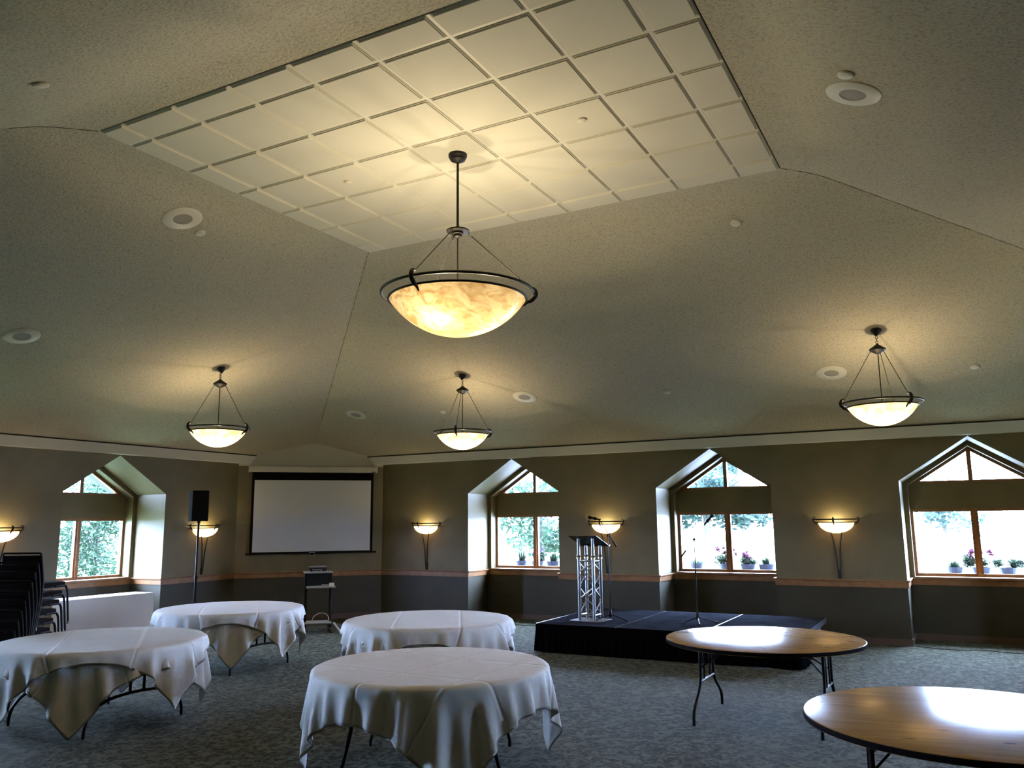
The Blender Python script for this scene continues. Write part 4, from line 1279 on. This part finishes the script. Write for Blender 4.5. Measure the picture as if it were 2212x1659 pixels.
# ---------------------------------------------------------------- projector cart
cl_ = Vector((-9.965, 11.345, 0)) + Vector((-.7071, .7071, 0)) * .17
t = thing('projector_cart', 'tall black rolling projector cart with grey shelves below the screen', 'cart', (cl_.x, cl_.y, 0), ang)
bm = B(); box(bm, (-.01, 0, 1.022), (.50, .40, .018), bev=.005); obj('top_shelf', bm, shelfm, t)
bm = B(); box(bm, (.035, -.06, .772), (.50, .36, .018), bev=.005); obj('middle_shelf', bm, shelfm, t)
bm = B(); box(bm, (0, 0, .165), (.46, .40, .018), bev=.005); obj('bottom_shelf', bm, shelfm, t)
bm = B(); b2(bm, (-.225, .02, .79), (.215, .034, 1.010)); obj('back_panel', bm, blackp, t)
for sx in (-.215, .205):
    bm = B(); b2(bm, (sx - .022, -.005, .12), (sx + .022, .055, 1.012), bev=.004); obj('upright', bm, blackm, t)
    bm = B(); b2(bm, (sx - .02, -.20, .105), (sx + .02, .21, .148), bev=.004); obj('foot_bar', bm, blackm, t)
    for sy_ in (-.18, .19):
        bm = B(); tube(bm, [(sx - .014, sy_, .038), (sx + .014, sy_, .038)], .038, 18); box(bm, (sx, sy_, .09), (.03, .03, .04)); cs = obj('caster', bm, blackp, t, smooth=True)
        bm = B(); box(bm, (sx, sy_ - .002, .078), (.052, .05, .014), bev=.004); obj('brake_plate', bm, chromem, cs)
bm = B(); tube(bm, smooth_path([(.235, .05, .98), (.25, .06, .7), (.245, .06, .35), (.22, .08, .15)], 5), .005, 6); obj('power_cord', bm, blackp, t, smooth=True)
axr = Matrix.Rotation(ang, 4, 'Z'); base_ = Matrix.Translation(cl_) @ axr
def cpt(x, y, z): return base_ @ Vector((x, y, z))
p = cpt(-.02, -.02, 1.033)
t = thing('projector', 'dark video projector with pale lid on the top shelf of the cart', 'projector', p, ang)
bm = B(); box(bm, (0, 0, .048), (.30, .24, .062), bev=.012); obj('body', bm, blackp, t, smooth=True)
bm = B(); box(bm, (0, 0, .086), (.305, .245, .016), bev=.006); obj('lid', bm, greym, t, smooth=True)
bm = B()
for i in range(5): box(bm, (-.09 + i * .035, -.122, .04), (.022, .006, .02), bev=.002)
obj('sockets', bm, greym, t)
for sx in (-.11, .11):
    bm = B(); lathe(bm, [(0, 0), (.014, 0), (.012, .018), (0, .018)], 12, c=(sx, -.08, 0)); obj('foot', bm, blackp, t)
    bm = B(); lathe(bm, [(0, 0), (.014, 0), (.012, .018), (0, .018)], 12, c=(sx, .08, 0)); obj('foot', bm, blackp, t)
p = cpt(0, 0, 1.032)
bm = B()
tube(bm, smooth_path([(-.14, -.12, .035), (-.19, -.16, .02), (-.15, -.185, .008), (-.08, -.16, .008), (-.05, -.13, .03)], 6), .0055, 6)
tube(bm, smooth_path([(.02, -.12, .035), (.06, -.17, .012), (.11, -.185, .008), (.14, -.15, .02), (.12, -.12, .04)], 6), .0055, 6)
o = obj('cable_bundle', bm, greym, None, smooth=True); o.location = p; o.rotation_euler = (0, 0, ang); tag(o, 'grey cable loops lying in front of the projector on the cart', 'cable')
p = cpt(.16, -.12, .7815)
t = thing('power_adapter', 'small pale box with a dark plug on the middle shelf of the cart', 'adapter', p, ang)
bm = B(); box(bm, (0.06, 0, .028), (.085, .07, .056), bev=.006); obj('housing', bm, whitem, t)
bm = B(); box(bm, (-.05, 0, .018), (.13, .05, .036), bev=.006); obj('plug', bm, greym, t)
p = cpt(0, 0, .1755)
bm = B(); tube(bm, smooth_path([(-.10, -.02, .004), (-.075, 0, .07), (-.01, .02, .125), (.07, .02, .14), (.14, .0, .125), (.185, -.02, .07), (.19, -.03, .008)], 6), .0075, 8)
o = obj('extension_cable', bm, cablem, None, smooth=True); o.location = p; o.rotation_euler = (0, 0, ang); tag(o, 'beige cable arching up from the bottom shelf of the cart', 'cable')
p = cpt(.325, -.16, .02)
t = thing('power_strip', 'pale power strip leaning against the right foot of the cart', 'power strip', p, ang)
bm = B(); box(bm, (0, 0, .07), (.032, .045, .19), rot=Matrix.Rotation(math.radians(-38), 3, 'Y'), bev=.004); obj('housing', bm, whitem, t)

# ---------------------------------------------------------------- stacked chairs
gch = 'stacked black chairs at the left edge'
def make_chair():
    """origin under the seat centre on the floor, facing +y"""
    t = thing('stacking_chair', '', 'chair', (0, 0, 0), 0, gch)
    bm = B(); box(bm, (0, .0, .455), (.43, .42, .055), bev=.022); obj('seat', bm, fabm, t, smooth=True)
    bm = B(); box(bm, (0, -.222, .625), (.42, .040, .33), rot=Matrix.Rotation(math.radians(0), 3, 'X'), bev=.02)
    for v in bm.verts:
        v.co.y -= (v.co.z - .45) * .16
        v.co.y += -.05 * (1 - (v.co.x / .21) ** 2) * .5
    obj('backrest', bm, fabm, t, smooth=True)
    bm = B(); box(bm, (0, 0, .424), (.40, .40, .012)); obj('seat_pan', bm, blackp, t)
    for sx in (-1, 1):
        bm = B(); tube(bm, smooth_path([(sx * .205, .03, .432), (sx * .21, .19, .432), (sx * .215, .225, .41), (sx * .22, .245, .34), (sx * .23, .285, .012)], 5), .0125, 8); lg = obj('leg', bm, blackm, t, smooth=True)
        bm = B(); tube(bm, [(sx * .2295, .283, .03), (sx * .2302, .286, .0)], .0145, 10); obj('glide', bm, chromem, lg, smooth=True)
        bm = B(); tube(bm, smooth_path([(sx * .215, -.285, .80), (sx * .225, -.25, .60), (sx * .228, -.235, .44), (sx * .232, -.27, .2), (sx * .236, -.31, .012)], 5), .0125, 8); lg = obj('leg', bm, blackm, t, smooth=True)
        bm = B(); tube(bm, [(sx * .236, -.308, .03), (sx * .2362, -.310, .0)], .0145, 10); obj('glide', bm, chromem, lg, smooth=True)
    bm = B(); tube(bm, [(-.215, -.285, .80), (-.20, -.288, .812), (.20, -.288, .812), (.215, -.285, .80)], .0115, 8); obj('top_rail', bm, blackm, t, smooth=True)
    return t


chair0 = make_chair()
nch = 9
words = ['lowest', 'second from the bottom', 'third from the bottom', 'fourth from the bottom', 'middle one', 'fourth from the top', 'third from the top', 'second from the top', 'topmost']
for k in range(nch):
    c_ = chair0 if k == 0 else copy_tree(chair0)
    c_.location = (-9.03 - .019 * k, 5.45 + .040 * k, .096 * k)
    c_.rotation_euler = (0, 0, math.radians(25))
    c_['label'] = 'black padded stacking chair, %s of the stack at the left edge' % words[k]

# ---------------------------------------------------------------- cables on the floor
def floor_cable(pts, label, r=.005, m=blackp):
    bm = B(); tube(bm, smooth_path(pts, 6), r, 6)
    o = obj('floor_cable', bm, m, None, smooth=True)
    tag(o, label, 'cable', 'black cables along the wall')
    return o
floor_cable([(-1.1, 13.72, .006), (-.95, 13.65, .006), (-.75, 13.78, .010), (-.55, 13.72, .006), (-.2, 13.66, .006), (.1, 13.78, .006), (.35, 13.70, .006), (.7, 13.66, .006), (1.2, 13.72, .006)], 'black cable on the carpet below the rightmost window, at the right edge')
floor_cable([(-8.4, 13.55, .006), (-7.9, 13.62, .006), (-7.2, 13.7, .006), (-6.5, 13.6, .006), (-5.75, 13.5, .006)], 'black cable on the carpet behind the left end of the stage')
# dents left in the ceiling near the right-hand pendant and the knots in the bare table
